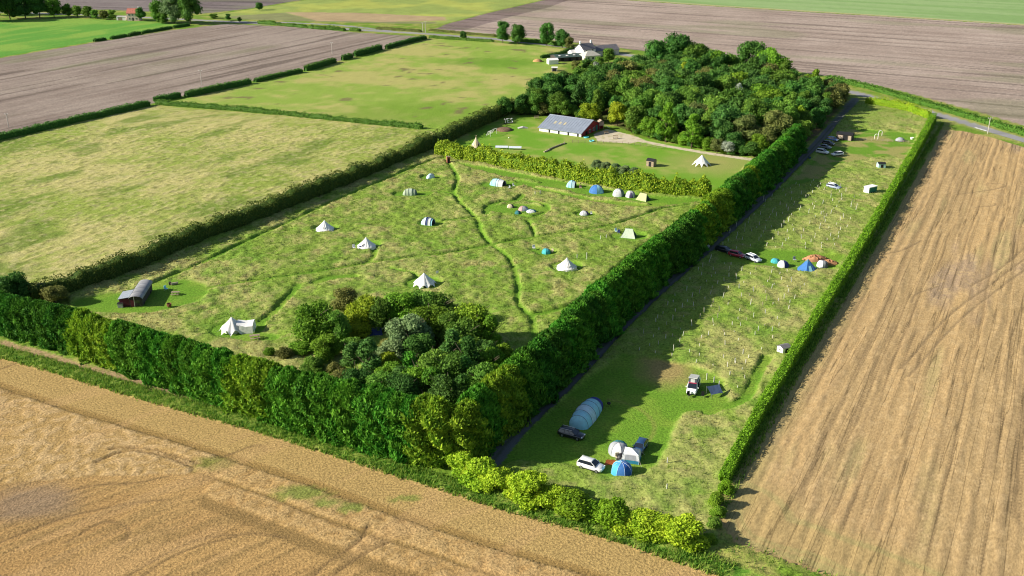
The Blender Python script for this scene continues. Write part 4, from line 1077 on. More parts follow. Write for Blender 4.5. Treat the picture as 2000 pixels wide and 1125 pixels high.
# ---- long grass and weeds that nobody could count
def tufts(name, label, pts, size, cols, seed, blades=3):
    rng = np.random.default_rng(seed); n = len(pts)
    Vs = []; tint = []
    for b in range(blades):
        a = rng.random(n) * 6.283; L = size * rng.uniform(.6, 1.3, n); w = L * rng.uniform(.25, .45, n)
        lean = rng.uniform(.1, .7, n) * L
        dx, dy = np.cos(a), np.sin(a)
        ox, oy = rng.normal(0, size * .35, n), rng.normal(0, size * .35, n)
        bx, by, bz = pts[:, 0] + ox, pts[:, 1] + oy, pts[:, 2]
        v = np.stack([np.stack([bx - dy * w * .5, by + dx * w * .5, bz], 1), np.stack([bx + dy * w * .5, by - dx * w * .5, bz], 1), np.stack([bx + dx * lean, by + dy * lean, bz + L], 1)], 1)
        Vs.append(v.reshape(-1, 3)); tint.append(np.repeat(rng.random(n), 3))
    V = np.vstack(Vs)
    me = np_mesh(name, V, tris=np.arange(len(V)).reshape(-1, 3), attrs={'tint': np.concatenate(tint)})
    return tag(link(name, me, foliage(name + '_leaf', *cols, .45, .05)), label, 'grass', kind='stuff')
def scatter(poly, n, seed):
    rng = np.random.default_rng(seed); lo, hi = poly.min(0), poly.max(0)
    x = rng.uniform(lo[0], hi[0], n); y = rng.uniform(lo[1], hi[1], n)
    k = inside(x, y, poly); return x[k], y[k]
def grass_in(key, n, seed, clear=True, want=None):
    x, y = scatter(REGW[key], n, seed)
    if clear:
        k = mown_mask(x, y) < .1; x, y = x[k], y[k]
    reg, col, h = surface(x, y)
    k = reg == RID.index(key); x, y, h, col = x[k], y[k], h[k], col[k]
    dry = col[:, 0] / col[:, 1]
    k = (dry > .95) if want == 'dry' else (dry < .95)
    return np.stack([x[k], y[k], h[k] * .75], 1)
for key, n, s in (('meadow', 100000, 401), ('strip', 70000, 411)):
    place = 'the tent meadow' if key == 'meadow' else 'the strip field'
    tufts('long_grass', 'green long grass of ' + place, grass_in(key, n, s, True, 'green'), .40, ((.14, .225, .03), (.29, .385, .07)), s)
    tufts('dry_grass', 'bleached seeding grass of ' + place, grass_in(key, n, s + 1, True, 'dry'), .45, ((.27, .26, .085), (.47, .44, .175)), s + 2)
def verge_weeds():
    rng = np.random.default_rng(77); pts = []
    for p, d in along(VERGE_W[1:-2], .16):
        n = np.array([-d[1], d[0]])
        for _ in range(7):
            o = rng.uniform(-.4, 3.6); q = p + n * o
            pts.append((q[0], q[1], .1))
    return np.array(pts)
tufts('weeds', 'lush green weeds along the foreground stubble edge', verge_weeds(), .6, ((.06, .18, .018), (.30, .40, .06)), 431)
def base_grass():
    rng = np.random.default_rng(78); pts = []
    for line, lo, hi in ((PL(HEDGE_RIGHT_BASE), .2, 2.2), (PL([(1370, 1060), (1450, 1085), (1560, 1125), (1700, 1180)]), -3, 3)):
        for p, d in along(line, .2):
            n = np.array([d[1], -d[0]])
            for _ in range(2):
                q = p + n * rng.uniform(lo, hi); pts.append((q[0], q[1], .05))
    return np.array(pts)
tufts('weeds', 'green grass at the foot of the clipped right hedge', base_grass(), .55, ((.07, .16, .018), (.26, .29, .05)), 441)
# ================================================================== TENTS
WHITE_C = cloth('canvas_white', (.84, .83, .81), .08)
CREAM_C = cloth('canvas_cream', (.72, .62, .42), .2)
LILAC_C = cloth('canvas_lilac', (.72, .70, .76), .2)
WOOD = paint('weathered_wood', (.30, .235, .165), .85, vary=.25)
DARKWOOD = paint('dark_wood', (.055, .045, .042), .8, vary=.25)
ROPE = paint('rope', (.6, .58, .5), .9)
STEEL = paint('steel', (.55, .56, .58), .35, metal=.7)
BLACK = paint('black_plastic', (.012, .012, .014), .5)
DARKMESH = paint('dark_interior', (.012, .013, .030), .9)
def guys(o, n, r0, z0, r1, a0=0.0):
    for i in range(n):
        a = a0 + 2 * math.pi * i / n
        MB().tube((r0 * math.cos(a), r0 * math.sin(a), z0), (r1 * math.cos(a), r1 * math.sin(a), 0), .018, n=4).build('guy_rope', ROPE, o)
def bell_tent(px, label, mat=None, R=2.35, H=2.85, wall=.62, door=-math.pi / 2, open_door=False, group='canvas tents'):
    mat = mat or WHITE_C
    o = thing('bell_tent', label, 'tent', P(*px), 0, group)
    n = 14
    # roof panels sag a little between the seams
    rows = []
    for r, z, sag in ((R, wall, 0), (R * .74, wall + (H - wall) * .215, .05), (R * .45, wall + (H - wall) * .49, .05), (R * .18, wall + (H - wall) * .78, .02), (.05, H, 0)):
        row = []
        for i in range(n * 2 + 1):
            a = math.pi * i / n + door
            k = 1 if i % 2 == 0 else 0
            row.append(((r - (0 if k else sag * .8)) * math.cos(a), (r - (0 if k else sag * .8)) * math.sin(a), z - (0 if k else sag)))
        rows.append(row)
    MB().sheet(rows).build('canopy', mat, o)
    MB().lathe([(R * 1.03, 0), (R, wall * .97)], n * 2).build('wall', mat, o)
    d = Vector((math.cos(door), math.sin(door), 0)); s = Vector((-d.y, d.x, 0))
    q = MB(); b = d * (R * 1.06)
    pts = [b - s * .55, b + s * .55, d * (R * .60) + s * .08 + Vector((0, 0, H * .60)), d * (R * .60) - s * .08 + Vector((0, 0, H * .60))]
    q.add(pts, [(0, 1, 2, 3)]).build('door', DARKMESH if open_door else cloth('canvas_door', (.66, .65, .63), .2), o)
    q = MB()
    for k in (-1, 1): q.tube(tuple(b + s * (.58 * k)), tuple(d * (R * .58) + Vector((0, 0, H * .62))), .035, n=5)
    q.build('door_frame', mat, o)
    MB().lathe([(.16, H - .16), (.07, H + .02), (.0, H + .12)], 10).build('pole_cap', mat, o)
    guys(o, 10, R, wall, R + 1.1, door + .3)
    return o
def star_tent(px, label, mat=None, R=3.1, H=3.1, n=8, rot=0.0, rise=1.05, inner=True, group='canvas tents', depth=.74):
    """pole tent with scalloped hem: points pegged down, arches lifted between them"""
    mat = mat or WHITE_C
    o = thing('star_tent', label, 'tent', P(*px), rot, group)
    m = 6; N = n * m
    def hem(i):
        t = (i % m) / m; k = math.sin(math.pi * t)
        return R * (1 - (1 - depth) * k), rise * k
    rows = []
    for f in (1.0, .86, .7, .5, .3, .12, .02):
        row = []
        for i in range(N + 1):
            a = 2 * math.pi * i / N; r1, z1 = hem(i)
            rr = r1 * f; z = z1 + (H - z1) * (1 - f) ** 1.12 * (1 if f > .02 else 1)
            row.append((rr * math.cos(a), rr * math.sin(a), z))
        rows.append(row)
    MB().sheet(rows).build('canopy', mat, o, smooth=True)
    if inner:
        MB().lathe([(R * .62, 0), (R * .60, rise * 1.1)], 20).build('inner_wall', mat, o)
        MB().add([(R * .63 * math.cos(a), R * .63 * math.sin(a), z) for a, z in ((-1.75, 0), (-1.4, 0), (-1.4, 1.1), (-1.75, 1.1))], [(0, 1, 2, 3)]).build('door', DARKMESH, o)
    MB().tube((0, 0, 0), (0, 0, H + .25), .05, n=6).build('pole', WOOD, o)
    guys(o, n, R, .02, R + .8)
    return o
def hoop(W, H, x, flat=1.0, n=12):
    return [(x, -W / 2 * math.copysign(abs(math.cos(math.pi * i / n)) ** flat, math.cos(math.pi * i / n)), H * math.sin(math.pi * i / n) ** .82) for i in range(n + 1)]
def tunnel_tent(px, front_px, label, panels, W=2.8, H=1.9, back=.9, front='open', front_mat=None, tail=True, name='tunnel_tent', poles=True, nose=.5):
    """panels: list of (length, material) from the rear to the front, +x is the front"""
    o = thing(name, label, 'tent', P(*px), heading(px, front_px), 'modern tents')
    L = sum(p[0] for p in panels); x = -L / 2; k = len(panels); i = 0
    fh = lambda t: (H * (.80 + .2 * math.sin(math.pi * min(1, t * .9 + .1))), W * (.86 + .14 * math.sin(math.pi * (t * .9 + .05))))
    if tail:
        h, w = fh(0); q = MB(); rows = []
        for f in (0.02, .45, .75, .92, 1.0):
            rows.append([(x - back * (1 - f ** 2), p[1] * (.35 + .65 * f), p[2] * f) for p in hoop(w, h, 0)])
        q.sheet(rows).build('rear_panel', panels[0][1], o, smooth=True)
    for l, mt in panels:
        rows = []
        for j in range(5):
            t = (x + l * j / 4 + L / 2) / L; h, w = fh(t); sag = 1 - .035 * math.sin(math.pi * j / 4)
            rows.append([(x + l * j / 4, p[1] * sag, p[2] * sag) for p in hoop(w, h, 0)])
        MB().sheet(rows).build('canopy_panel', mt, o, smooth=True)
        x += l
    h, w = fh(1)
    hp = hoop(w * .97, h * .97, x - .12)
    if front == 'open':
        MB().add(hp, [tuple(range(len(hp)))]).build('doorway', DARKMESH, o)
    else:
        rows = [[(x + .02, p[1], p[2]) for p in hoop(w, h, 0)], [(x + nose * .55, p[1] * .86, p[2] * .84) for p in hoop(w, h, 0)], [(x + nose * .85, p[1] * .72, p[2] * .5) for p in hoop(w, h, 0)], [(x + nose, p[1] * .6, p[2] * .05) for p in hoop(w, h, 0)]]
        MB().sheet(rows).build('front_panel', front_mat or panels[-1][1], o, smooth=True)
    if poles:
        x = -L / 2
        for l in [0] + [p[0] for p in panels]:
            x += l; h, w = fh((x + L / 2) / L)
            MB().path([(x, p[1] * 1.015, p[2] * 1.015 + .01) for p in hoop(w, h, 0)], .03, 4).build('pole_sleeve', paint('sleeve', (.12, .13, .16), .7), o)
    return o
def dome_tent(px, label, gores, R=1.5, H=1.4, rot=0.0, door=None, door_mat=None, squash=1.0, name='dome_tent', skirt=0.0, sharp=.9, top=0.0, group='modern tents'):
    """gores: list of materials round the dome, one fabric panel each"""
    o = thing(name, label, 'tent', P(*px), rot, group)
    n = len(gores); m = 3
    for i, mt in enumerate(gores):
        rows = []
        for k in range(7):
            t = k / 6 * math.pi / 2
            r = (R - top) * max(.015, math.cos(t)) ** sharp + top * (1 - k / 6 * .98); z = H * math.sin(t)
            row = []
            for j in range(m + 1):
                a = 2 * math.pi * (i + j / m) / n; s = 1 - .05 * math.sin(math.pi * j / m)
                row.append((r * s * math.cos(a), r * s * math.sin(a) * squash, z))
            rows.append(row)
        MB().sheet(rows).build('canopy_panel', mt, o, smooth=True)
        a = 2 * math.pi * i / n
        pts = []
        for k in range(7):
            t = k / 6 * math.pi / 2; r = ((R - top) * max(.015, math.cos(t)) ** sharp + top * (1 - k / 6 * .98)) * 1.01
            pts.append((r * math.cos(a), r * math.sin(a) * squash, H * math.sin(t) + .01))
        MB().path(pts, .022, 4).build('pole_sleeve', paint('sleeve', (.12, .13, .16), .7) if not skirt else paint('pale_sleeve', (.75, .8, .85), .6), o)
    if door is not None:
        rows = []
        for k in range(5):
            t = k / 5 * math.pi / 2; r = ((R - top) * math.cos(t) ** sharp + top * (1 - k / 6)) * 1.03; wdt = .42 * (1 - .18 * k)
            rows.append([(r * math.cos(door + a), r * math.sin(door + a) * squash, H * math.sin(t) * .98 + .01) for a in (-wdt, 0, wdt)])
        MB().sheet(rows).build('door', door_mat or DARKMESH, o, smooth=True)
    return o
def ridge_tent(px, front_px, label, mat, end_mat, L=3.4, W=2.6, H=1.7, ridge=.55, door_mat=None):
    o = thing('ridge_tent', label, 'tent', P(*px), heading(px, front_px), 'modern tents')
    rl = L * ridge / 2
    for s in (-1, 1):
        rows = []
        for k in range(6):
            f = k / 5; hw = W / 2 * (1 - f) ** 1.12 if f < 1 else 0; ll = L / 2 * (1 - f) + rl * f
            rows.append([(x, s * hw, H * f - .10 * math.sin(math.pi * f) * (1 - abs(x / max(ll, .1)) * .4)) for x in (-ll, -ll * .5, 0, ll * .5, ll)])
        MB().sheet(rows).build('side_panel', mat, o, smooth=True)
    for s in (-1, 1):
        MB().add([(s * L / 2, -W / 2, 0), (s * L / 2, W / 2, 0), (s * rl, 0, H)], [(0, 1, 2)]).build('end_panel', end_mat, o)
    MB().add([(L / 2 * .99 + .03, -.4, .02), (L / 2 * .99 + .03, .4, .02), (rl + (L / 2 - rl) * .25 + .03, 0, H * .72)], [(0, 1, 2)]).build('door', door_mat or DARKMESH, o)
    MB().tube((-rl, 0, H + .01), (rl, 0, H + .01), .03, n=5).build('ridge_pole', paint('sleeve', (.12, .13, .16), .7), o)
    guys(o, 4, L / 2 * .8, H * .5, L / 2 + 1.0, .7)
    return o
NAVY = cloth('nylon_navy', (.03, .045, .16), .15); BLUE = cloth('nylon_blue', (.06, .20, .52), .2); SKY = cloth('nylon_sky', (.38, .74, .86), .2); ICE = cloth('nylon_ice', (.60, .80, .88), .2)
TURQ = cloth('nylon_turquoise', (.08, .50, .55), .25); TEAL = cloth('nylon_teal', (.05, .24, .26), .2); SAGE = cloth('nylon_sage', (.42, .50, .36), .25); DSAGE = cloth('nylon_dark_sage', (.08, .16, .13), .2)
LIME_C = cloth('nylon_lime', (.58, .62, .30), .25); MINT = cloth('nylon_mint', (.62, .72, .56), .25); GREY_C = cloth('nylon_grey', (.38, .40, .43), .2); PURPLE = cloth('nylon_purple', (.12, .10, .20), .15)
PINK = cloth('nylon_pink', (.55, .34, .32), .2); BROWN_C = cloth('nylon_brown', (.10, .075, .07), .15); WHITE_N = cloth('nylon_white', (.76, .77, .78), .25); DGREEN = cloth('nylon_green', (.04, .16, .12), .2)
# ---- canvas tents of the meadow
bell_tent((635, 450), 'white bell tent furthest left in the tent meadow')
bell_tent((716, 484), 'white bell tent with chairs by its open door', open_door=True, door=-2.0)
bell_tent((1107, 525), 'white bell tent nearest the lane row', R=2.4, door=-1.45)
star_tent((829, 556), 'white scalloped bell tent in the middle of the near meadow', R=2.9, H=3.0, n=9, rot=.2, rise=.75, depth=.82)
st = star_tent((455, 646), 'white wing tent with an awning nearest the cypress row', R=2.9, H=3.2, n=8, rot=.1, rise=.95, depth=.8)
rows = [[(1.0, y * .9, 2.2 - .2 * abs(y)) for y in (-1.6, -.8, 0, .8, 1.6)], [(2.6, y, 1.75 - .15 * abs(y)) for y in (-1.7, -.85, 0, .85, 1.7)], [(4.4, y, 1.95 - .3 * (y * y) * .3) for y in (-1.8, -.9, 0, .9, 1.8)]]
MB().sheet(rows).build('awning', WHITE_C, st, smooth=True)
MB().sheet([[(4.4, y, 1.95 - .3 * (y * y) * .3) for y in (-1.8, -.9, 0, .9, 1.8)], [(4.55, y, .05) for y in (-1.8, -.9, 0, .9, 1.8)]]).build('awning_wall', WHITE_C, st)
MB().sheet([[(1.6, -1.66, 1.95), (3.0, -1.74, 1.5), (4.4, -1.8, 1.65)], [(1.6, -1.75, .05), (3.0, -1.85, .05), (4.4, -1.9, .05)]]).build('awning_wall', WHITE_C, st)
for y in (-1.8, 1.8): MB().tube((4.4, y, 0), (4.4, y, 1.75), .035, n=5).build('awning_pole', WOOD, st)
star_tent((1370, 322), 'white star shaped tent on the lawn by the gravel track', R=3.4, H=3.4, n=10, rot=.15, rise=1.0, inner=False, depth=.66)
tp = bell_tent((930, 287), 'cream tipi on the barn lawn behind the leafy hedge', CREAM_C, R=2.0, H=3.6, wall=.25, open_door=True, door=-1.1)
for i in range(6):
    a = i * 1.05; MB().tube((.12 * math.cos(a), .12 * math.sin(a), 3.4), (.4 * math.cos(a + 3), .4 * math.sin(a + 3), 4.2), .03, n=5).build('tipi_pole', WOOD, tp)
# ---- nylon tents of the meadow
tunnel_tent((838, 438), (862, 441), 'white and navy striped tunnel tent with a dark open end', [(.8, ICE), (.6, NAVY), (.8, WHITE_N), (.5, SKY)], W=2.7, H=2.0)
tunnel_tent((974, 362), (1000, 366), 'pale turquoise and white tunnel tent with a navy open end', [(1.6, SKY), (.7, ICE), (1.6, WHITE_N)], W=3.0, H=2.1)
tunnel_tent((802, 380), (830, 380), 'sage green tunnel tent with a dark front', [(.9, SAGE), (1.0, MINT), (1.0, SAGE)], W=2.5, H=1.9, front='closed', front_mat=DSAGE)
tunnel_tent((841, 348), (858, 340), 'small white and teal tent at the back of the meadow', [(1.1, ICE), (1.0, WHITE_N)], W=2.0, H=1.5, front='closed', front_mat=TEAL)
tunnel_tent((1118, 365), (1140, 367), 'blue and white tent with a gaping dark door, leftmost by the leafy hedge', [(.9, SKY), (1.0, ICE)], W=2.7, H=2.1)
dome_tent((1165, 375), 'big blue dome tent by the leafy hedge', [BLUE, SKY, BLUE, BLUE, SKY, BLUE], R=2.4, H=2.2, rot=.5, top=.8)
dome_tent((1208, 382), 'white dome tent with a grey green side by the leafy hedge', [GREY_C, WHITE_N, WHITE_N, WHITE_N, WHITE_N, DSAGE], R=1.75, H=2.0, rot=-.1, sharp=.6)
dome_tent((1231, 384), 'white dome tent with a purple window by the leafy hedge', [GREY_C, WHITE_N, WHITE_N, WHITE_N, WHITE_N, GREY_C], R=1.5, H=1.7, door=-1.7, door_mat=PURPLE, rot=.2, sharp=.6)
ridge_tent((1256, 390), (1275, 394), 'pale lime ridge tent, rightmost by the leafy hedge', LIME_C, DSAGE, L=3.6, W=2.8, H=1.95, ridge=.62)
dome_tent((1141, 419), 'little white and lilac dome tent alone in the long grass', [PURPLE, LILAC_C, LILAC_C, LILAC_C, WHITE_N, PURPLE], R=1.35, H=1.1, rot=.1)
ridge_tent((1228, 462), (1250, 464), 'pale mint ridge tent beside the lane row', MINT, DSAGE, L=3.9, W=3.0, H=2.2, ridge=.5)
dome_tent((1067, 494), 'small turquoise dome tent left of the bell tent by the lane row', [TEAL, TURQ, TURQ, TURQ, TURQ, TEAL], R=1.25, H=1.2, rot=.4)
dome_tent((997, 405), 'tiny dark tent with a tan end in the mown ring', [BROWN_C, BROWN_C, CREAM_C, CREAM_C, BROWN_C], R=1.05, H=1.0, rot=.3)
dome_tent((1022, 410), 'pink and grey dome tent in the mown ring', [GREY_C, PINK, PINK, PINK, GREY_C, GREY_C], R=1.5, H=1.15, rot=.2)
dome_tent((1011, 417), 'dark green pop up tent in the mown ring', [DGREEN, DGREEN, DGREEN, TEAL, DGREEN], R=.95, H=.9)
dome_tent((1038, 414), 'flat teal and white tent at the right of the mown ring', [TEAL, SKY, WHITE_N, WHITE_N, TEAL], R=1.5, H=.7, rot=.5)
# ---- tents of the strip field
tunnel_tent((1144, 816), (1164, 790), 'long pale turquoise inflatable tent joined to the black car', [(1.6, SKY), (1.9, ICE), (1.9, SKY), (1.7, SKY)], W=4.0, H=2.6, back=.8, front='closed', front_mat=cloth('nylon_ultramarine', (.03, .05, .30), .15), nose=2.4)
dome_tent((1208, 884), 'grey and teal tunnel tent behind the blue and white cabin tent', [TEAL, TEAL, GREY_C, WHITE_N, GREY_C, TEAL], R=1.75, H=2.0, rot=.7, sharp=.6)
ct = thing('cabin_tent', 'white roofed cabin tent with blue base and mesh window', 'tent', P(1233, 898), heading((1233, 898), (1262, 902)), 'modern tents')
w, d, hh = 2.9, 2.5, 1.15
def frus(x0, y0, z0, x1, y1, z1):
    q = MB(); q.add([(-x0, -y0, z0), (x0, -y0, z0), (x0, y0, z0), (-x0, y0, z0), (-x1, -y1, z1), (x1, -y1, z1), (x1, y1, z1), (-x1, y1, z1)], [(0, 1, 5, 4), (1, 2, 6, 5), (2, 3, 7, 6), (3, 0, 4, 7)]); return q
frus(w / 2, d / 2, 0, w / 2 * .97, d / 2 * .97, .6).build('base_panel', TURQ if False else cloth('nylon_petrol', (.03, .22, .36), .2), ct)
frus(w / 2 * .97, d / 2 * .97, .6, w / 2 * .84, d / 2 * .84, 1.6).build('wall', WHITE_N, ct)
q = frus(w / 2 * .84, d / 2 * .84, 1.6, .12, .12, 2.15); q.add([(-.12, -.12, 2.15), (.12, -.12, 2.15), (.12, .12, 2.15), (-.12, .12, 2.15)], [(0, 1, 2, 3)]); q.build('roof', WHITE_N, ct)
MB().add([(-.95, -d / 2 * .985, .62), (.95, -d / 2 * .985, .62), (.85, -d / 2 * .865, 1.5), (-.85, -d / 2 * .865, 1.5)], [(0, 1, 2, 3)]).build('mesh_window', GREY_C, ct)
MB().add([(-w / 2 * .985, .7, .62), (-w / 2 * .985, -.7, .62), (-w / 2 * .865, -.6, 1.5), (-w / 2 * .865, .6, 1.5)], [(0, 1, 2, 3)]).build('mesh_window', GREY_C, ct)
for sx in (-1, 1):
    for sy in (-1, 1): MB().path([(sx * w / 2, sy * d / 2, 0), (sx * w / 2 * .86, sy * d / 2 * .86, 1.6), (0, 0, 2.18)], .035, 5).build('pole', paint('pale_sleeve', (.75, .8, .85), .6), ct)
guys(ct, 4, 1.6, 1.5, 2.8, .8)
dome_tent((1214, 923), 'bright blue eight sided tent with white ribs', [BLUE, BLUE, cloth('nylon_azure', (.08, .42, .68), .25), cloth('nylon_azure', (.08, .42, .68), .25), cloth('nylon_azure', (.08, .42, .68), .25), BLUE, cloth('nylon_royal', (.03, .13, .45), .2), BLUE], R=1.75, H=1.9, rot=.2, skirt=1, sharp=.62, top=.0)
dome_tent((1514, 512), 'small turquoise tent at the left of the mound camp', [TURQ] * 5, R=1.15, H=1.0)
dome_tent((1529, 520), 'white and navy dome tent in the mound camp', [NAVY, WHITE_N, WHITE_N, WHITE_N, NAVY], R=1.45, H=1.45, rot=-.9 + .6, sharp=.75)
o = thing('pyramid_tent', 'blue pyramid tent with a tall pointed top', 'tent', P(1576, 527), .25, 'modern tents')
q = MB(); n = 6; rows = []
for f, z in ((2.35, 0), (1.65, .75), (1.0, 1.55), (.5, 2.25), (.04, 2.75)):
    rows.append([(f * math.cos(a) * 1.15, f * math.sin(a), z) for a in [2 * math.pi * i / n for i in range(n + 1)]])
q.sheet(rows[:4]).build('canopy', BLUE, o); MB().sheet(rows[3:]).build('peak', cloth('nylon_steel', (.10, .25, .33), .2), o)
MB().add([(-.5, -2.06, .02), (.5, -2.06, .02), (.3, -1.02, 1.4), (-.3, -1.02, 1.4)], [(0, 1, 2, 3)]).build('door', SKY, o)
MB().tube((0, 0, 0), (0, 0, 2.9), .04, n=5).build('pole', STEEL, o)
guys(o, 6, 2.3, .1, 3.1)
dome_tent((1606, 520), 'purple and grey dome tent with a round mesh door beside the earth mounds', [PURPLE, PURPLE, WHITE_N, WHITE_N, GREY_C, GREY_C], R=1.45, H=1.5, rot=.3, door=-1.2, door_mat=cloth('nylon_mesh', (.12, .12, .17), .1), sharp=.7)
# ================================================================== VEHICLES
GLASS = paint('car_glass', (.015, .02, .03), .06, spec=.8, vary=.02)
TYRE = paint('tyre', (.015, .015, .016), .85)
RIM = paint('wheel_rim', (.42, .43, .45), .3, metal=.8)
LAMP = paint('head_lamp', (.75, .77, .8), .1, spec=.8)
TAIL = paint('tail_lamp', (.35, .02, .02), .2)
PLATE = paint('plate', (.8, .8, .75), .5)
TRIM = paint('black_trim', (.02, .02, .022), .6)
def car_paint(name, c): return paint(name, c, .28, spec=.5, coat=.8, vary=.04)
def car(px, front_px, label, col, kind='hatch', rails=False, length=4.2, width=1.8, name='parked_car', cat='car', group='parked cars'):
    o = thing(name, label, cat, P(*px), heading(px, front_px), group)
    h = {'hatch': 1.48, 'suv': 1.66, 'estate': 1.50, 'saloon': 1.44, 'mpv': 1.72}[kind]
    hl, hw = length / 2, width / 2; sill, belt = .28, h * .66
    # body: one shell lofted nose to tail, each section a rounded outline
    st = [(-hl, .42, belt * .80, .80), (-hl * .97, .30, belt * .96, .93), (-hl * .80, sill, belt, .98), (-hl * .3, sill - .04, belt, 1.0), (hl * .25, sill - .04, belt * .985, 1.0), (hl * .52, sill, belt * .93, .99), (hl * .82, .26, belt * .83, .96), (hl * .95, .30, belt * .72, .86), (hl, .40, belt * .58, .70)]
    secs = []
    for x, z0, z1, wf in st:
        w = hw * wf
        secs.append([(x, -w * .90, z0), (x, -w, z0 + .12), (x, -w, z0 + (z1 - z0) * .55), (x, -w * .95, z1 - .05), (x, -w * .84, z1), (x, 0, z1 + .03), (x, w * .84, z1), (x, w * .95, z1 - .05), (x, w, z0 + (z1 - z0) * .55), (x, w, z0 + .12), (x, w * .90, z0)])
    body = MB().loft(secs).build('body', col, o, smooth=True)
    # cabin
    rear = {'hatch': -.93, 'suv': -.93, 'estate': -.95, 'saloon': -.70, 'mpv': -.95}[kind]
    rt = {'hatch': -.74, 'suv': -.80, 'estate': -.84, 'saloon': -.42, 'mpv': -.88}[kind]
    fb, ft = (.50, .14) if kind != 'mpv' else (.66, .30)
    xb0, xb1, xt0, xt1 = hl * rear, hl * fb, hl * rt, hl * ft
    wb, wt = hw * .93, hw * .72; zb, zt = belt - .02, h - .06
    A = [(xb0, -wb, zb), (xb1, -wb, zb), (xb1, wb, zb), (xb0, wb, zb)]; B = [(xt0, -wt, zt), (xt1, -wt, zt), (xt1, wt, zt), (xt0, wt, zt)]
    MB().add([A[1], A[2], B[2], B[1]], [(0, 1, 2, 3)]).build('windscreen', GLASS, o)
    MB().add([A[3], A[0], B[0], B[3]], [(0, 1, 2, 3)]).build('rear_window', GLASS, o)
    for s, (i, j) in ((-1, (0, 1)), (1, (2, 3))):
        MB().add([A[i], A[j], B[j], B[i]], [(0, 1, 2, 3)]).build('side_window', GLASS, o)
    rf = MB(); secs = []
    for f, dz in ((0, 0), (.06, .045), (.5, .065), (.94, .045), (1, 0)):
        x = xt0 - .05 + (xt1 - xt0 + .1) * f
        secs.append([(x, -wt * 1.03, zt - .02), (x, -wt * .9, zt + dz), (x, 0, zt + dz + .02), (x, wt * .9, zt + dz), (x, wt * 1.03, zt - .02)])
    rf.loft(secs).build('roof', col, o, smooth=True)
    for s in (-1, 1):
        MB().tube((xb1 + .02, s * wb, zb), (xt1, s * wt, zt), .05, .045, 5).build('pillar', col, o); MB().tube((xb0 - .02, s * wb, zb), (xt0, s * wt, zt), .09, .07, 5).build('pillar', col, o)
        for f in ((.40, .68) if kind != 'saloon' else (.4,)):
            MB().tube((xb0 + (xb1 - xb0) * f, s * (wb + .005), zb), (xt0 + (xt1 - xt0) * f, s * (wt + .005), zt), .03, n=4).build('pillar', TRIM, o)
    for sx in (-.60, .62):
        for s in (-1, 1):
            wh = MB().tube((hl * sx, s * (hw - .20), .32), (hl * sx, s * (hw + .01), .32), .32, n=14).build('wheel', TYRE, o)
            MB().tube((hl * sx, s * (hw + .005), .32), (hl * sx, s * (hw + .025), .32), .21, .19, 10).build('rim', RIM, wh)
    for s in (-1, 1):
        MB().box((hl * .93, s * hw * .66, belt * .70), (.22, .34, .13), rz=-s * .35).build('headlight', LAMP, o)
        MB().box((-hl * .97, s * hw * .80, belt * .78), (.10, .16, .26)).build('tail_light', TAIL, o)
        MB().box((hl * .40, s * (hw + .08), belt + .06), (.12, .18, .12)).build('mirror', col, o)
        MB().box((0, s * hw * 1.0, .36), (length * .5, .04, .10)).build('sill_trim', TRIM, o)
    MB().box((hl * .985, 0, .50), (.05, .52, .11)).build('number_plate', PLATE, o)
    MB().box((hl * .97, 0, .36), (.10, 1.2, .12)).build('grille', TRIM, o)
    if rails:
        for s in (-1, 1): MB().tube((xt0 + .1, s * wt * .92, zt + .10), (xt1 - .05, s * wt * .92, zt + .10), .03, n=5).build('roof_rail', STEEL, o)
    return o
C_WHITE = car_paint('car_white', (.78, .78, .77)); C_BLACK = car_paint('car_black', (.012, .013, .022)); C_NAVY = car_paint('car_navy', (.02, .06, .15)); C_RED = car_paint('car_red', (.42, .02, .05)); C_SILVER = car_paint('car_silver', (.50, .55, .60)); C_BLUE = car_paint('car_blue', (.08, .18, .42)); C_GREY = car_paint('car_grey', (.16, .18, .21))
car((1154, 915), (1181, 923), 'white car parked nearest the camera by the blue tents', C_WHITE, 'suv', length=4.4, width=1.85)
car((1116, 853), (1144, 860), 'black estate car with roof rails joined to the long pale tent', C_BLACK, 'estate', rails=True, length=4.6)
car((1250, 878), (1241, 892), 'dark blue car behind the white roofed cabin tent', C_NAVY, 'hatch', length=4.2)
car((1414, 492), (1440, 498), 'black car deepest in the shade of the lane row', C_BLACK, 'estate', length=4.5)
car((1439, 501), (1465, 507), 'red car between a black and a silver car', C_RED, 'hatch', length=4.2)
car((1471, 509), (1497, 519), 'silver car with roof rails next to the red car', C_SILVER, 'estate', rails=True, length=4.4)
car((1628, 368), (1652, 373), 'blue silver car alone in the dry grass', C_SILVER if False else car_paint('car_steel', (.28, .34, .45)), 'estate', rails=True, length=4.3)
car((1635, 304), (1610, 306), 'white hatchback parked at the right of the car park', C_WHITE, 'hatch', length=4.1)
car((1606, 300), (1630, 304), 'white car with a blue tint nearest the lane in the car park', C_WHITE, 'suv', length=4.3)
car((1611, 290), (1636, 294), 'dark car directly behind the white car in the car park', C_GREY, 'saloon', length=4.4)
car((1618, 283), (1643, 287), 'black car in the middle of the parked line', C_BLACK, 'hatch', length=4.2)
car((1626, 275), (1650, 279), 'blue car near the timber shed', C_BLUE, 'hatch', length=4.1)
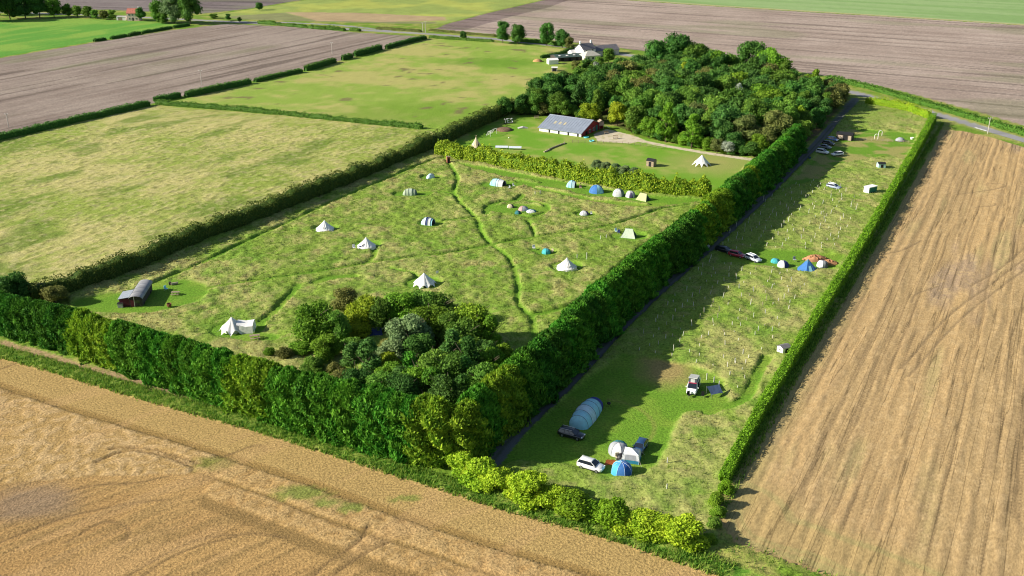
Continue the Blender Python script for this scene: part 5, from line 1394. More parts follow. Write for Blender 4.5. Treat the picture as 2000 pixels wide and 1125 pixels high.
# ---- campervan with raised roof
van = thing('campervan', 'white campervan with its pop up roof raised', 'van', P(1353, 762), heading((1353, 762), (1344, 788)), 'parked cars')
hl, hw = 2.4, .97
secs = []
for x, z0, z1, wf in ((-hl, .4, 1.72, .92), (-hl * .98, .3, 1.9, .98), (-hl * .3, .3, 1.95, 1), (.9, .3, 1.93, 1), (1.15, .3, 1.25, 1), (1.9, .3, 1.08, .98), (2.25, .34, .95, .9), (hl, .45, .75, .78)):
    w = hw * wf; secs.append([(x, -w * .92, z0), (x, -w, z0 + .15), (x, -w, z0 + (z1 - z0) * .6), (x, -w * .86, z1), (x, 0, z1 + .03), (x, w * .86, z1), (x, w, z0 + (z1 - z0) * .6), (x, w, z0 + .15), (x, w * .92, z0)])
MB().loft(secs).build('body', C_WHITE, van, smooth=False)
MB().add([(1.62, -.80, 1.16), (1.62, .80, 1.16), (.96, .74, 1.90), (.96, -.74, 1.90)], [(0, 1, 2, 3)]).build('windscreen', GLASS, van)
for s in (-1, 1):
    MB().add([(-1.9, s * .985, 1.15), (.7, s * .985, 1.15), (.6, s * .94, 1.72), (-1.9, s * .94, 1.72)], [(0, 1, 2, 3)]).build('side_window', GLASS, van)
    MB().box((2.25, s * .68, .78), (.22, .30, .18)).build('headlight', LAMP, van)
    MB().box((1.25, s * 1.08, 1.22), (.12, .2, .22)).build('mirror', C_WHITE, van)
    for x in (-1.4, 1.5):
        wh = MB().tube((x, s * .78, .34), (x, s * .99, .34), .34, n=14).build('wheel', TYRE, van)
        MB().tube((x, s * .985, .34), (x, s * 1.005, .34), .22, .2, 10).build('rim', RIM, van)
MB().box((-.3, .99, 1.0), (1.3, .03, 1.25)).build('open_doorway', DARKMESH, van)
MB().box((-1.75, 1.06, 1.05), (1.15, .06, 1.3)).build('sliding_door', C_WHITE, van)
q = MB(); q.add([(-2.0, -.72, 1.97), (1.0, -.72, 1.97), (1.0, .72, 1.97), (-2.0, .72, 1.97), (-2.1, -.72, 2.15), (.95, -.72, 2.95), (.95, .72, 2.95), (-2.1, .72, 2.15)], [(0, 1, 5, 4), (1, 2, 6, 5), (2, 3, 7, 6), (3, 0, 4, 7)])
q.build('roof_canvas', cloth('van_canvas', (.10, .11, .14), .1), van)
MB().add([(1.01, -.38, 2.1), (1.01, .38, 2.1), (.97, .38, 2.75), (.97, -.38, 2.75)], [(0, 1, 2, 3)]).build('canvas_window', WHITE_N, van)
MB().add([(1.10, -.74, 1.93), (1.10, .74, 1.93), (1.00, .72, 2.12), (1.00, -.72, 2.12)], [(0, 1, 2, 3)]).build('red_trim', cloth('van_red', (.35, .03, .08), .1), van)
MB().add([(-2.2, -.8, 2.12), (1.15, -.8, 2.97), (1.15, .8, 2.97), (-2.2, .8, 2.12), (-2.2, -.8, 2.2), (1.15, -.8, 3.07), (1.15, .8, 3.07), (-2.2, .8, 2.2)], [(0, 3, 2, 1), (4, 5, 6, 7), (0, 1, 5, 4), (1, 2, 6, 5), (2, 3, 7, 6), (3, 0, 4, 7)]).build('pop_up_roof', C_WHITE, van)
MB().box((2.36, 0, .62), (.06, .55, .12)).build('number_plate', PLATE, van)
# ================================================================== BUILDINGS AND SMALL THINGS
SHEET = paint('grey_sheet_roof', (.24, .275, .34), .5, metal=.1, vary=.1, scale=.6)
SLATE = paint('slate_roof', (.17, .16, .17), .7, vary=.2, scale=1.5)
TILE = paint('red_tile_roof', (.42, .14, .10), .8, vary=.2, scale=1.5)
RENDER_W = paint('white_render', (.80, .78, .76), .8, vary=.05)
CREAMW = paint('cream_render', (.62, .58, .46), .8, vary=.08)
PINKW = paint('pale_brick', (.60, .47, .42), .85, vary=.15)
REDW = paint('red_boards', (.30, .03, .045), .7, vary=.15)
PANE = paint('window_pane', (.03, .04, .05), .08, spec=.8, vary=.02)
DARK = paint('dark_opening', (.015, .015, .018), .9)
CONC = paint('concrete', (.42, .41, .39), .9, vary=.12)
GREENW = paint('green_boards', (.03, .17, .17), .6, vary=.1)
BLUEW = paint('pale_blue_boards', (.42, .62, .62), .6, vary=.1)
MAROON = paint('maroon_boards', (.12, .02, .035), .7, vary=.15)
def quad(name, pts, mat, par): return MB().add(pts, [tuple(range(len(pts)))]).build(name, mat, par)
def gable_box(o, L, W, eave, ridge, wall_mats, roof_mat, over=.3, x0=0.0, y0=0.0, windows=(), doors=(), chimneys=(), thick=.14):
    """x along the ridge from x0, y across from y0; wall_mats: (front y0, back, end x0, end x1)"""
    x1, y1, ym = x0 + L, y0 + W, y0 + W / 2
    walls = [quad('wall', [(x0, y0, 0), (x1, y0, 0), (x1, y0, eave), (x0, y0, eave)], wall_mats[0], o), quad('wall', [(x0, y1, 0), (x1, y1, 0), (x1, y1, eave), (x0, y1, eave)], wall_mats[1], o),
             quad('gable_wall', [(x0, y0, 0), (x0, y1, 0), (x0, y1, eave), (x0, ym, ridge), (x0, y0, eave)], wall_mats[2], o), quad('gable_wall', [(x1, y0, 0), (x1, y1, 0), (x1, y1, eave), (x1, ym, ridge), (x1, y0, eave)], wall_mats[3], o)]
    sl = (ridge - eave) / (W / 2)
    roofs = []
    for s, ye in ((-1, y0), (1, y1)):
        ex = ye + s * over; ez = eave - sl * over
        q = MB().add([(x0 - over, ex, ez), (x1 + over, ex, ez), (x1 + over, ym, ridge), (x0 - over, ym, ridge), (x0 - over, ex, ez + thick), (x1 + over, ex, ez + thick), (x1 + over, ym, ridge + thick), (x0 - over, ym, ridge + thick)],
                     [(0, 3, 2, 1), (4, 5, 6, 7), (0, 1, 5, 4), (1, 2, 6, 5), (3, 0, 4, 7)])
        roofs.append(q.build('roof', roof_mat, o))
    for side, u, z, w, h in windows:
        wl = walls[side]
        if side < 2:
            y = (y0 - .03) if side == 0 else (y1 + .03); f = lambda a, b, e=0: (u + a, y + (e if side else -e), z + b)
        else:
            x = (x0 - .03) if side == 2 else (x1 + .03); f = lambda a, b, e=0: (x + (-e if side == 2 else e), u + a, z + b)
        wd = quad('window', [f(-w / 2, 0), f(w / 2, 0), f(w / 2, h), f(-w / 2, h)], PANE, o)
        q = MB()
        for a, b, c, d in ((-w / 2, 0, w / 2, 0), (-w / 2, h, w / 2, h), (-w / 2, 0, -w / 2, h), (w / 2, 0, w / 2, h), (0, 0, 0, h)): q.tube(f(a, b, .02), f(c, d, .02), .04, n=4)
        q.build('frame', RENDER_W, wd)
    for side, u, w, h, mt in doors:
        if side < 2:
            y = (y0 - .04) if side == 0 else (y1 + .04); pts = [(u - w / 2, y, 0), (u + w / 2, y, 0), (u + w / 2, y, h), (u - w / 2, y, h)]
        else:
            x = (x0 - .04) if side == 2 else (x1 + .04); pts = [(x, u - w / 2, 0), (x, u + w / 2, 0), (x, u + w / 2, h), (x, u - w / 2, h)]
        quad('door', pts, mt, o)
    for cx_, cy_, h in chimneys:
        MB().box((cx_, cy_, ridge + h / 2 - .4), (.7, .7, h + .8)).tube((cx_, cy_, ridge + h), (cx_, cy_, ridge + h + .35), .16, .13, 8).build('chimney', RENDER_W, roofs[0])
    return roofs
# ---- barn (x runs along the long side from the near red gable, the rest lies at -y)
b = thing('barn', 'low grey roofed barn with a red gable end and white side', 'barn', P(1135, 268), heading((1135, 268), (1053, 256)))
roofs = gable_box(b, 17.7, 17.0, 1.45, 4.5, (REDW, RENDER_W, REDW, REDW), SHEET, .45, 0, -17.0, windows=[(2, -6.6, .5, 1.4, 1.1), (2, -9.6, .5, 1.4, 1.3)], doors=[(2, -11.8, 1.6, 2.1, GREENW), (2, -4.0, 1.6, 1.4, DARK)])
for i in range(4): quad('opening', [(x + 4.0 * i, .03, .05) for x in (1.0,)] + [(1.7 + 4.0 * i, .03, .05), (1.7 + 4.0 * i, .03, 1.15), (1.0 + 4.0 * i, .03, 1.15)], DARK, b)
for i in range(17):   # standing seams of the sheet roof
    x = -.35 + i * 1.12; MB().tube((x, .48, 1.44), (x, -8.5, 4.67), .03, n=4).build('seam', SHEET, roofs[1])
for i, x in enumerate((8.6, 10.6, 12.7)): quad('roof_light', [(x, -3.2, 2.78), (x + .9, -3.2, 2.78), (x + .9, -4.8, 3.36), (x, -4.8, 3.36)], paint('aged_rooflight', (.42, .37, .24), .6), roofs[1])
MB().tube((-.5, -8.5, 4.66), (18.2, -8.5, 4.66), .12, n=6).build('ridge_cap', SHEET, b)
# ---- white farmhouse
h = thing('farmhouse', 'white farmhouse with a grey roof and two chimneys', 'house', P(1131, 112), math.radians(35))
gable_box(h, 8.0, 7.0, 4.2, 6.8, (RENDER_W,) * 4, SLATE, .25, 0, -3.5, windows=[(0, 2, 1.0, 1.1, 1.2), (0, 6, 1.0, 1.1, 1.2), (0, 2, 3.0, 1.0, 1.0), (0, 6, 3.0, 1.0, 1.0), (1, 2, 1.0, 1.1, 1.2), (1, 6, 3.0, 1.1, 1.1)], doors=[(0, 4, 1.0, 2.1, TRIM)], chimneys=[(.5, 0, 1.3), (7.5, 0, 1.3)])
o = thing('outhouse', 'small white outhouse against the farmhouse', 'outhouse', P(1113, 111), math.radians(35))
gable_box(o, 4.5, 3.6, 2.2, 3.4, (RENDER_W,) * 4, RENDER_W, .15, 0, -1.8, windows=[(1, 2, .9, .9, .8)])
o = thing('cream_annexe', 'cream hip ended annexe right of the farmhouse', 'annexe', P(1152, 117), math.radians(25))
L, W, e, r = 9.0, 6.5, 2.6, 4.6
MB().add([(-L/2, -W/2, 0), (L/2, -W/2, 0), (L/2, W/2, 0), (-L/2, W/2, 0), (-L/2, -W/2, e), (L/2, -W/2, e), (L/2, W/2, e), (-L/2, W/2, e)], [(0, 1, 5, 4), (1, 2, 6, 5), (2, 3, 7, 6), (3, 0, 4, 7)]).build('wall', CREAMW, o)
MB().add([(-L/2-.2, -W/2-.2, e), (L/2+.2, -W/2-.2, e), (L/2+.2, W/2+.2, e), (-L/2-.2, W/2+.2, e), (-L/2+3, 0, r), (L/2-3, 0, r)], [(0, 1, 5, 4), (2, 3, 4, 5), (1, 2, 5), (3, 0, 4)]).build('roof', paint('cream_roof', (.48, .45, .38), .8), o)
for x in (-2.5, 0, 2.5): quad('window', [(x - .5, -W/2 - .03, .9), (x + .5, -W/2 - .03, .9), (x + .5, -W/2 - .03, 1.9), (x - .5, -W/2 - .03, 1.9)], PANE, o)
o = thing('long_shed', 'long dark grey roofed building right of the farmhouse', 'shed', P(1158, 108), math.radians(28))
gable_box(o, 14, 7, 2.6, 4.8, (CREAMW,) * 4, SLATE, .3, 0, -3.5, doors=[(0, 5, 2.4, 2.2, DARK)], windows=[(0, 9, 1.0, 1.2, 1.0)])
o = thing('stable_block', 'low dark green roofed stable with three white roof lights', 'stable', P(1088, 121), math.radians(20))
rf = gable_box(o, 15, 9, 2.0, 2.9, (DARKWOOD,) * 4, paint('green_felt_roof', (.05, .085, .075), .8, vary=.15), .3, 0, 0, doors=[(0, 3, 1.5, 1.8, DARK), (0, 7, 1.5, 1.8, DARK), (0, 11, 1.5, 1.8, DARK)])
for x in (2.2, 6.2, 10.2): MB().box((x, 2.4, 2.66), (1.0, 2.6, .08)).build('roof_light', RENDER_W, rf[0])
o = thing('white_shed', 'small white shed left of the stable', 'shed', P(1070, 125), math.radians(18))
gable_box(o, 5.0, 3.4, 2.0, 2.7, (RENDER_W,) * 4, RENDER_W, .15, 0, -1.7, doors=[(3, 0, 1.6, 1.7, DARK)])
o = thing('field_shelter', 'tiny dark fronted field shelter below the stable', 'shelter', P(1083, 139), math.radians(-5))
MB().box((0, 0, .9), (2.6, 2.4, 1.8)).build('walls', CONC, o); quad('opening', [(-1.0, -1.22, .05), (1.0, -1.22, .05), (1.0, -1.22, 1.5), (-1.0, -1.22, 1.5)], DARK, o); MB().box((0, 0, 1.88), (3.0, 2.8, .12)).build('roof', RENDER_W, o)
o = thing('straw_heap', 'tan heap beside the small white shed', 'heap', P(1050, 120), 0)
MB().lathe([(2.6, 0), (2.0, .7), (1.1, 1.2), (.1, 1.4)], 10).build('heap', paint('tan_heap', (.40, .24, .10), .95, vary=.3, bump=1), o, smooth=True)
# ---- red roofed house far left
h = thing('brick_house', 'pale house with a red tiled roof, far left', 'house', P(249, 41), math.radians(2))
gable_box(h, 7.6, 6.5, 4.9, 7.4, (PINKW,) * 4, TILE, .3, 0, 0, windows=[(0, 1.5, .9, 1.0, 1.2), (0, 5.8, .9, 1.0, 1.2), (0, 1.5, 3.2, 1.0, 1.1), (0, 5.8, 3.2, 1.0, 1.1), (0, 3.7, 3.2, .8, 1.1)], doors=[(0, 3.7, 1.0, 2.1, TRIM)], chimneys=[(6.9, 3.25, 1.0)])
o = thing('garage', 'flat white garage left of the red roofed house', 'garage', P(228, 40), math.radians(2))
MB().box((3, 2.4, 1.1), (6.0, 4.8, 2.2)).build('walls', RENDER_W, o); MB().box((3, 2.4, 2.28), (6.3, 5.1, .16)).build('roof', CONC, o); quad('door', [(1, -.03, .05), (3.6, -.03, .05), (3.6, -.03, 1.9), (1, -.03, 1.9)], WOOD, o)
h = thing('cottage', 'grey roofed cottage half hidden in the wood', 'house', P(1448, 172), math.radians(-25))
gable_box(h, 9, 6.5, 3.6, 6.2, (PINKW,) * 4, SLATE, .3, 0, -3, windows=[(0, 2, 1, 1, 1.1), (0, 6, 1, 1, 1.1)], doors=[(0, 4, 1, 2.1, TRIM)], chimneys=[(.6, .25, 1.0)])
# ---- black cabin with curved roof at the left of the meadow (x runs away from the front, body lies to +y)
o = thing('curved_roof_cabin', 'black cabin with a curved grey roof and lean to', 'cabin', P(279, 599), heading((279, 599), (300, 564)))
L, W, H = 9.6, 2.7, 1.75
MB().box((L / 2, W / 2, H / 2 + .15), (L, W, H - .3 + .3)).build('wall', DARKWOOD, o)
rows = [[(x, W / 2 + (W / 2 + .2) * math.cos(math.pi * i / 10), H + .15 + .75 * math.sin(math.pi * i / 10)) for i in range(11)] for x in (-.3, L * .5, L + .3)]
rf = MB().sheet(rows).build('roof', paint('curved_sheet', (.26, .26, .27), .5, vary=.25, scale=.5), o, smooth=True)
for x in (2.4, 4.8, 7.2): MB().path([(x, W / 2 + (W / 2 + .22) * math.cos(math.pi * i / 10), H + .17 + .75 * math.sin(math.pi * i / 10)) for i in range(11)], .035, 4).build('seam', SHEET, rf)
MB().add([(0.0 - .02, W / 2 + (W / 2) * math.cos(math.pi * i / 10), H + .12 + .7 * math.sin(math.pi * i / 10)) for i in range(11)], [tuple(range(11))]).build('end_panel', DARKWOOD, o)
MB().box((2.4, W + 1.15, .95), (4.2, 2.2, 1.9)).build('lean_to', MAROON, o)
MB().add([(.1, W + .0, 2.25), (4.7, W + .0, 2.25), (4.7, W + 2.5, 1.85), (.1, W + 2.5, 1.85), (.1, W, 2.33), (4.7, W, 2.33), (4.7, W + 2.5, 1.93), (.1, W + 2.5, 1.93)], [(0, 3, 2, 1), (4, 5, 6, 7), (0, 1, 5, 4), (1, 2, 6, 5), (2, 3, 7, 6), (3, 0, 4, 7)]).build('lean_to_roof', paint('lean_roof', (.30, .33, .38), .45, vary=.2), o)
quad('window', [(-.05, .5, .9), (-.05, 1.5, .9), (-.05, 1.5, 1.6), (-.05, .5, 1.6)], PANE, o)
quad('door', [(-.05, 1.7, .15), (-.05, 2.5, .15), (-.05, 2.5, 1.75), (-.05, 1.7, 1.75)], MAROON, o)
for x in (1.5, 7.8):
    for y in (.05, W - .05): MB().tube((x, y - .1, .3), (x, y + .1, .3), .3, n=12).build('wheel', TYRE, o)
MB().tube((-.25, 1.6, .1), (-.25, 1.6, 2.6), .06, n=6).build('flue_pipe', STEEL, o)
o = thing('water_tank', 'grey tank at the corner of the black cabin', 'tank', P(236, 600), .1); MB().box((0, 0, .5), (1.1, .9, 1.0)).build('tank', CONC, o); MB().box((0, 0, 1.03), (1.2, 1.0, .08)).build('lid', TRIM, o)
def picnic_table(px, label, rz, s=1.0):
    t = thing('picnic_table', label, 'table', P(*px), rz, 'picnic tables', s)
    for k in range(4): MB().box((0, -.3 + .2 * k, .74), (1.8, .17, .045)).build('board', WOOD, t)
    for s_ in (-1, 1):
        MB().box((0, s_ * .72, .44), (1.8, .26, .045)).build('bench', WOOD, t)
        MB().tube((s_ * .65, -.75, 0), (s_ * .65, .2, .72), .05, n=4).tube((s_ * .65, .75, 0), (s_ * .65, -.2, .72), .05, n=4).tube((s_ * .65, -.75, .42), (s_ * .65, .75, .42), .04, n=4).build('leg', WOOD, t)
    return t
picnic_table((343, 576), 'pale picnic table in the shadow of the black cabin', .05)
picnic_table((498, 662), 'picnic table in front of the wing tent', .3, 1.15)
def chair(px, label, mat, rz=0.0, s=1.0):
    c = thing('camp_chair', label, 'chair', P(*px), rz, 'camp chairs', s)
    MB().box((0, 0, .42), (.52, .5, .05)).build('seat', mat, c); MB().box((0, .27, .70), (.52, .05, .55)).build('backrest', mat, c)
    for x in (-.24, .24):
        for y in (-.22, .24): MB().tube((x, y, 0), (x * .9, y * .9, .42), .02, n=4).build('leg', STEEL, c)
    return c
chair((692, 487), 'white camp chair left of the bell tent with the open door', WHITE_N, .6, 1.3); chair((703, 489), 'dark camp chair at the open bell tent door', NAVY, -.3, 1.2)
chair((855, 539), 'white camp chair behind the scalloped tent', WHITE_N, .4, 1.2); chair((325, 568), 'pale blue camp chair in the shade of the black cabin', SKY, 1.0, 1.3)
chair((994, 370), 'camp chair at the mouth of the pale turquoise tent', GREY_C, -.8, 1.2); chair((1004, 365), 'white camp chair right of the pale turquoise tent', WHITE_N, .9, 1.2)
chair((1134, 369), 'pink camp chair between the two blue tents', PINK, .2, 1.2); chair((1204, 455), 'white camp chair left of the mint ridge tent', ICE, .5, 1.3); chair((1208, 457), 'dark camp chair left of the mint ridge tent', NAVY, -.2, 1.2)
chair((1043, 488), 'white camp chair left of the small turquoise tent', WHITE_N, .3, 1.3); chair((1078, 494), 'pale camp chair right of the small turquoise tent', CREAM_C, -.4, 1.1)
chair((1552, 511), 'grey camp chair left of the blue pyramid tent', GREY_C, .3, 1.3); chair((1346, 776), 'black camp chair in front of the campervan', BLACK, .5, 1.2); chair((1372, 776), 'black camp stool right of the campervan nose', BLACK, -.3, 1.1)
chair((1206, 898), 'pale camp chair between the blue tents', CREAM_C, .2, 1.2); chair((1155, 420), 'pale camp chair right of the little lilac tent', WHITE_N, .1, 1.0)
o = thing('camp_shelter', 'round black pop up shelter between the blue tents', 'shelter', P(1213, 897), 0); MB().lathe([(.85, .0), (.8, .5), (.5, .9), (.05, 1.05)], 12).build('canopy', BLACK, o, smooth=True); MB().lathe([(.9, .0), (.9, .08)], 12).build('rim', WHITE_N, o)
o = thing('orange_windbreak', 'small orange flame coloured sheet beside the blue tents', 'windbreak', P(1192, 908), .2); MB().add([(-1.1, 0, 0), (1.1, 0, 0), (.9, .5, .55), (-.5, .55, .75)], [(0, 1, 2, 3)]).build('sheet', cloth('orange_sheet', (.65, .16, .05), .3), o)
for x in (-.5, .9): MB().tube((x, .52, 0), (x, .52, .75), .02, n=4).build('pole', STEEL, o)
o = thing('barbecue', 'small black barbecue in the shade right of the long tent', 'barbecue', P(1189, 795), 0); MB().lathe([(.05, .55), (.32, .65), (.36, .85), (.2, 1.0), (.02, 1.04)], 10).build('bowl', BLACK, o, smooth=True)
for i in range(3): MB().tube((.1 * math.cos(i * 2.1), .1 * math.sin(i * 2.1), .6), (.35 * math.cos(i * 2.1), .35 * math.sin(i * 2.1), 0), .025, n=4).build('leg', BLACK, o)
# awning sheet beside the campervan
o = thing('sun_shade', 'tilted navy sun shade on poles beside the campervan', 'shade', P(1396, 772), heading((1380, 775), (1408, 770)))
MB().sheet([[(-1.2, -.8, .7), (0, -.8, .75), (1.2, -.8, .7)], [(-1.25, 0, 1.15), (0, 0, 1.1), (1.25, 0, 1.15)], [(-1.3, .9, 1.6), (0, .9, 1.55), (1.3, .9, 1.6)]]).build('sheet', cloth('shade_navy', (.06, .09, .17), .1), o)
for x, y, z in ((-1.2, -.8, .7), (1.2, -.8, .7), (-1.3, .9, 1.7), (1.3, .9, 1.7)): MB().tube((x, y, 0), (x, y, z), .03, n=5).build('pole', STEEL, o)
# ---- sheds of the strip field
def hut(px, front, label, L, W, H, wall, roof, door=None, pitch=.35, name='garden_shed'):
    o = thing(name, label, 'shed', P(*px), heading(px, front), 'sheds')
    gable_box(o, L, W, H, H + pitch, (wall,) * 4, roof, .12, -L / 2, -W / 2, doors=[(0, 0, .8, min(1.7, H * .85), door or DARK)], windows=[(2, 0, H * .5, .5, .4)], thick=.06)
    return o
o = thing('horse_box', 'white roofed box trailer with a green side by the clipped hedge', 'trailer', P(1699, 377), heading((1690, 377), (1712, 372)), 'sheds')
MB().box((0, 0, 1.25), (3.6, 1.9, 1.7)).build('body', RENDER_W, o); MB().box((0, 0, 2.15), (3.8, 2.1, .12)).build('roof', RENDER_W, o); quad('side_panel', [(-1.5, -.97, .5), (1.75, -.97, .5), (1.75, -.97, 1.95), (-1.5, -.97, 1.95)], GREENW, o)
for x in (-.5, .5):
    for s in (-1, 1): MB().tube((x, s * .8, .32), (x, s * 1.0, .32), .32, n=12).build('wheel', TYRE, o)
MB().tube((-1.8, 0, .5), (-2.8, 0, .45), .05, n=5).build('tow_bar', STEEL, o)
hut((1720, 329), (1733, 329), 'pale turquoise hut with a dark roof by the clipped hedge', 2.3, 2.0, 1.75, BLUEW, TRIM)
hut((1530, 689), (1541, 686), 'small white hut with a grey roof tucked into the clipped hedge', 2.0, 1.7, 1.45, RENDER_W, SLATE)
o = thing('field_stable', 'dark timber field stable with pale front panels behind the car park', 'stable', P(1650, 272), heading((1640, 271), (1664, 274)), 'sheds')
gable_box(o, 5.4, 3.2, 2.1, 2.6, (DARKWOOD,) * 4, TRIM, .25, -2.7, -1.6, doors=[(0, .4, 1.3, 1.8, DARK)])
quad('front_panel', [(-2.1, -1.63, .4), (-.5, -1.63, .4), (-.5, -1.63, 1.7), (-2.1, -1.63, 1.7)], paint('pale_pine', (.40, .32, .25), .8), o); quad('front_panel', [(1.5, -1.63, .1), (2.5, -1.63, .1), (2.5, -1.63, 1.8), (1.5, -1.63, 1.8)], paint('pale_pine', (.40, .32, .25), .8), o)
hut((1272, 324), (1284, 326), 'small weathered shed behind the leafy hedge', 2.6, 2.2, 1.9, WOOD, TRIM, pitch=.6)
o = thing('toilet_cubicle', 'narrow red brown toilet cubicle at the gap in the leafy hedge', 'cubicle', P(876, 318), .25)
MB().box((0, 0, 1.05), (1.1, 1.1, 2.1)).build('walls', paint('redwood', (.36, .13, .09), .8, vary=.15), o); quad('doorway', [(-.3, -.57, .05), (.3, -.57, .05), (.3, -.57, 1.7), (-.3, -.57, 1.7)], DARK, o); MB().box((0, 0, 2.15), (1.35, 1.35, .1), ry=.12).build('roof', WOOD, o)
o = thing('rubble_heap', 'pale heap beside the gap in the leafy hedge', 'heap', P(855, 316), 0)
for i in range(7): MB().lathe([(.55, 0), (.45, .3), (.1, .5)], 6, c=(random.uniform(-1, 1), random.uniform(-.7, .7), 0)).build('stone', CONC, o)
# ---- earth mounds of the tent camp
EARTH = paint('orange_earth', (.40, .20, .10), .95, vary=.25, scale=1.5, bump=1)
def mound(px, rx, ry, hz, label, seed):
    rng = np.random.default_rng(seed); o = thing('earth_mound', label, 'mound', P(*px), .1, 'earth mounds'); rows = []
    for k in range(8):
        f = k / 7
        rows.append([((1 - f) * rx * math.cos(a) * (1 + .16 * math.sin(3 * a + seed)), (1 - f) * ry * math.sin(a) * (1 + .16 * math.sin(2 * a + seed)), hz * (1 - (1 - f) ** 2) * (1 + .2 * math.sin(4 * a + 3 * f + seed))) for a in [2 * math.pi * i / 20 for i in range(21)]])
    MB().sheet(rows).build('soil', EARTH, o, smooth=True)
    for _ in range(14):
        a, f = rng.random() * 6.28, rng.uniform(.3, .95)
        MB().lathe([(.22, -.15), (.2, .1), (.02, .22)], 5, c=(f * rx * math.cos(a), f * ry * math.sin(a), hz * (1 - f * f))).build('clod', EARTH, o)
mound((1592, 507), 3.2, 2.0, 1.15, 'larger orange earth mound behind the blue pyramid tent', 1); mound((1620, 515), 2.2, 1.6, .95, 'smaller orange earth mound at the hedge side', 2)
# ---- play things and yard of the barn
o = thing('play_tower', 'wooden play tower with a pink hut on stilts by the barn', 'play tower', P(1173, 252), .3)
for x in (-.8, .8):
    for y in (-.8, .8): MB().tube((x, y, 0), (x, y, 1.5), .08, n=5).build('post', WOOD, o)
MB().box((0, 0, 2.2), (1.8, 1.8, 1.4)).build('hut', paint('pink_boards', (.55, .36, .32), .8), o); MB().add([(-1.1, -1.1, 2.9), (1.1, -1.1, 2.9), (1.1, 1.1, 2.9), (-1.1, 1.1, 2.9), (0, -1.1, 3.6), (0, 1.1, 3.6)], [(0, 1, 4), (1, 2, 5, 4), (2, 3, 5), (3, 0, 4, 5)]).build('roof', WOOD, o)
q = MB().add([(1.0, -.4, 1.5), (1.0, .4, 1.5), (3.4, .4, .15), (3.4, -.4, .15), (1.0, -.45, 1.7), (3.4, -.45, .35), (1.0, .45, 1.7), (3.4, .45, .35)], [(0, 1, 2, 3), (0, 3, 5, 4), (1, 6, 7, 2)]); q.build('slide', RENDER_W, o)
def bench(px, label, rz, s=1.0, name='bench'):
    t = thing(name, label, 'bench', P(*px), rz, 'yard benches', s)
    MB().box((0, 0, .45), (1.5, .4, .06)).build('seat', WOOD, t); MB().box((0, .2, .8), (1.5, .05, .3)).build('backrest', WOOD, t)
    for x in (-.6, .6): MB().box((x, 0, .22), (.08, .38, .44)).build('leg', WOOD, t)
bench((1184, 262), 'wooden bench in front of the play tower', .2, 1.2); bench((1202, 271), 'wooden bench alone on the pale yard', -.2, 1.3); bench((1048, 232), 'wooden bench left of the barn by the trees', .1, 1.2)
for (x, y), lb in (((1145, 269), 'turquoise paddling pool at the corner of the barn'), ((1156, 276), 'second turquoise tub right of the paddling pool')):
    o = thing('paddling_pool', lb, 'pool', P(x, y), 0, 'paddling pools'); MB().lathe([(.9, 0), (.95, .35), (.8, .4), (.78, .1), (.0, .08)], 14).build('tub', paint('turquoise_plastic', (.10, .50, .52), .4), o, smooth=True)
# football goal
o = thing('football_goal', 'white football goal on the barn lawn', 'goal', P(964, 264), heading((957.5, 267), (971, 261)))
for s in (-1, 1):
    MB().tube((s * 2.5, 0, 0), (s * 2.5, 0, 2.05), .06, n=6).build('post', RENDER_W, o)
    MB().path([(s * 2.5, 0, 2.0), (s * 2.5, .9, 1.8), (s * 2.5, 1.9, 0)], .03, 4).build('stay', RENDER_W, o)
MB().tube((-2.5, 0, 2.05), (2.5, 0, 2.05), .06, n=6).build('crossbar', RENDER_W, o)
q = MB()
for i in range(21): x = -2.5 + .25 * i; q.path([(x, .02, 2.0), (x, .9, 1.8), (x, 1.9, .02)], .008, 3)
for f in range(8): t = f / 7; q.tube((-2.5, .9 + t, 1.8 * (1 - t) + .02), (2.5, .9 + t, 1.8 * (1 - t) + .02), .008, n=3)
q.build('net', RENDER_W, o)
o = thing('football', 'white football on the barn lawn', 'ball', P(994, 270), 0); MB().lathe([(.01, 0), (.18, .06), (.25, .2), (.18, .36), (.01, .42)], 10).build('ball', RENDER_W, o, smooth=True)
# YES letters
YL = {'Y': [((0, 1.6), (.45, .85)), ((.9, 1.6), (.45, .85)), ((.45, .85), (.45, 0))], 'E': [((0, 0), (0, 1.6)), ((0, 1.55), (.75, 1.55)), ((0, .82), (.65, .82)), ((0, .05), (.75, .05))],
      'S': [((.8, 1.45), (.45, 1.6)), ((.45, 1.6), (.1, 1.45)), ((.1, 1.45), (.05, 1.1)), ((.05, 1.1), (.4, .85)), ((.4, .85), (.78, .6)), ((.78, .6), (.8, .25)), ((.8, .25), (.45, .0)), ((.45, .0), (.02, .2))]}
o = thing('letter_sign', 'big white letters spelling YES by the dark trees', 'sign', P(985, 242), heading((984, 242.5), (1003, 241)))
for i, ch in enumerate('YES'):
    q = MB()
    for (a, b_), (c, d) in YL[ch]: q.tube((a + i * 1.3, 0, b_ + .35), (c + i * 1.3, 0, d + .35), .13, n=6)
    q.build('letter', RENDER_W, o)
MB().box((1.75, .1, .2), (3.9, .12, .4)).build('plinth', DARKWOOD, o)
o = thing('heather_bed', 'brown planted bed below the white letters', 'flower bed', P(985, 254), .1)
MB().lathe([(3.2, 0), (2.8, .5), (1.5, .75), (.1, .8)], 14).build('planting', paint('brown_planting', (.16, .10, .06), .95, vary=.4, scale=3, bump=1), o, smooth=True)
o = thing('bike_ramp', 'pale grey ramp on the lawn left of the barn', 'ramp', P(1021, 250), .1); MB().add([(-2, -1, 0), (2, -1, 0), (2, 1, .0), (-2, 1, 0), (0, -1, .55), (0, 1, .55)], [(0, 1, 4), (1, 2, 5, 4), (2, 3, 5), (3, 0, 4, 5)]).build('ramp', CONC, o)
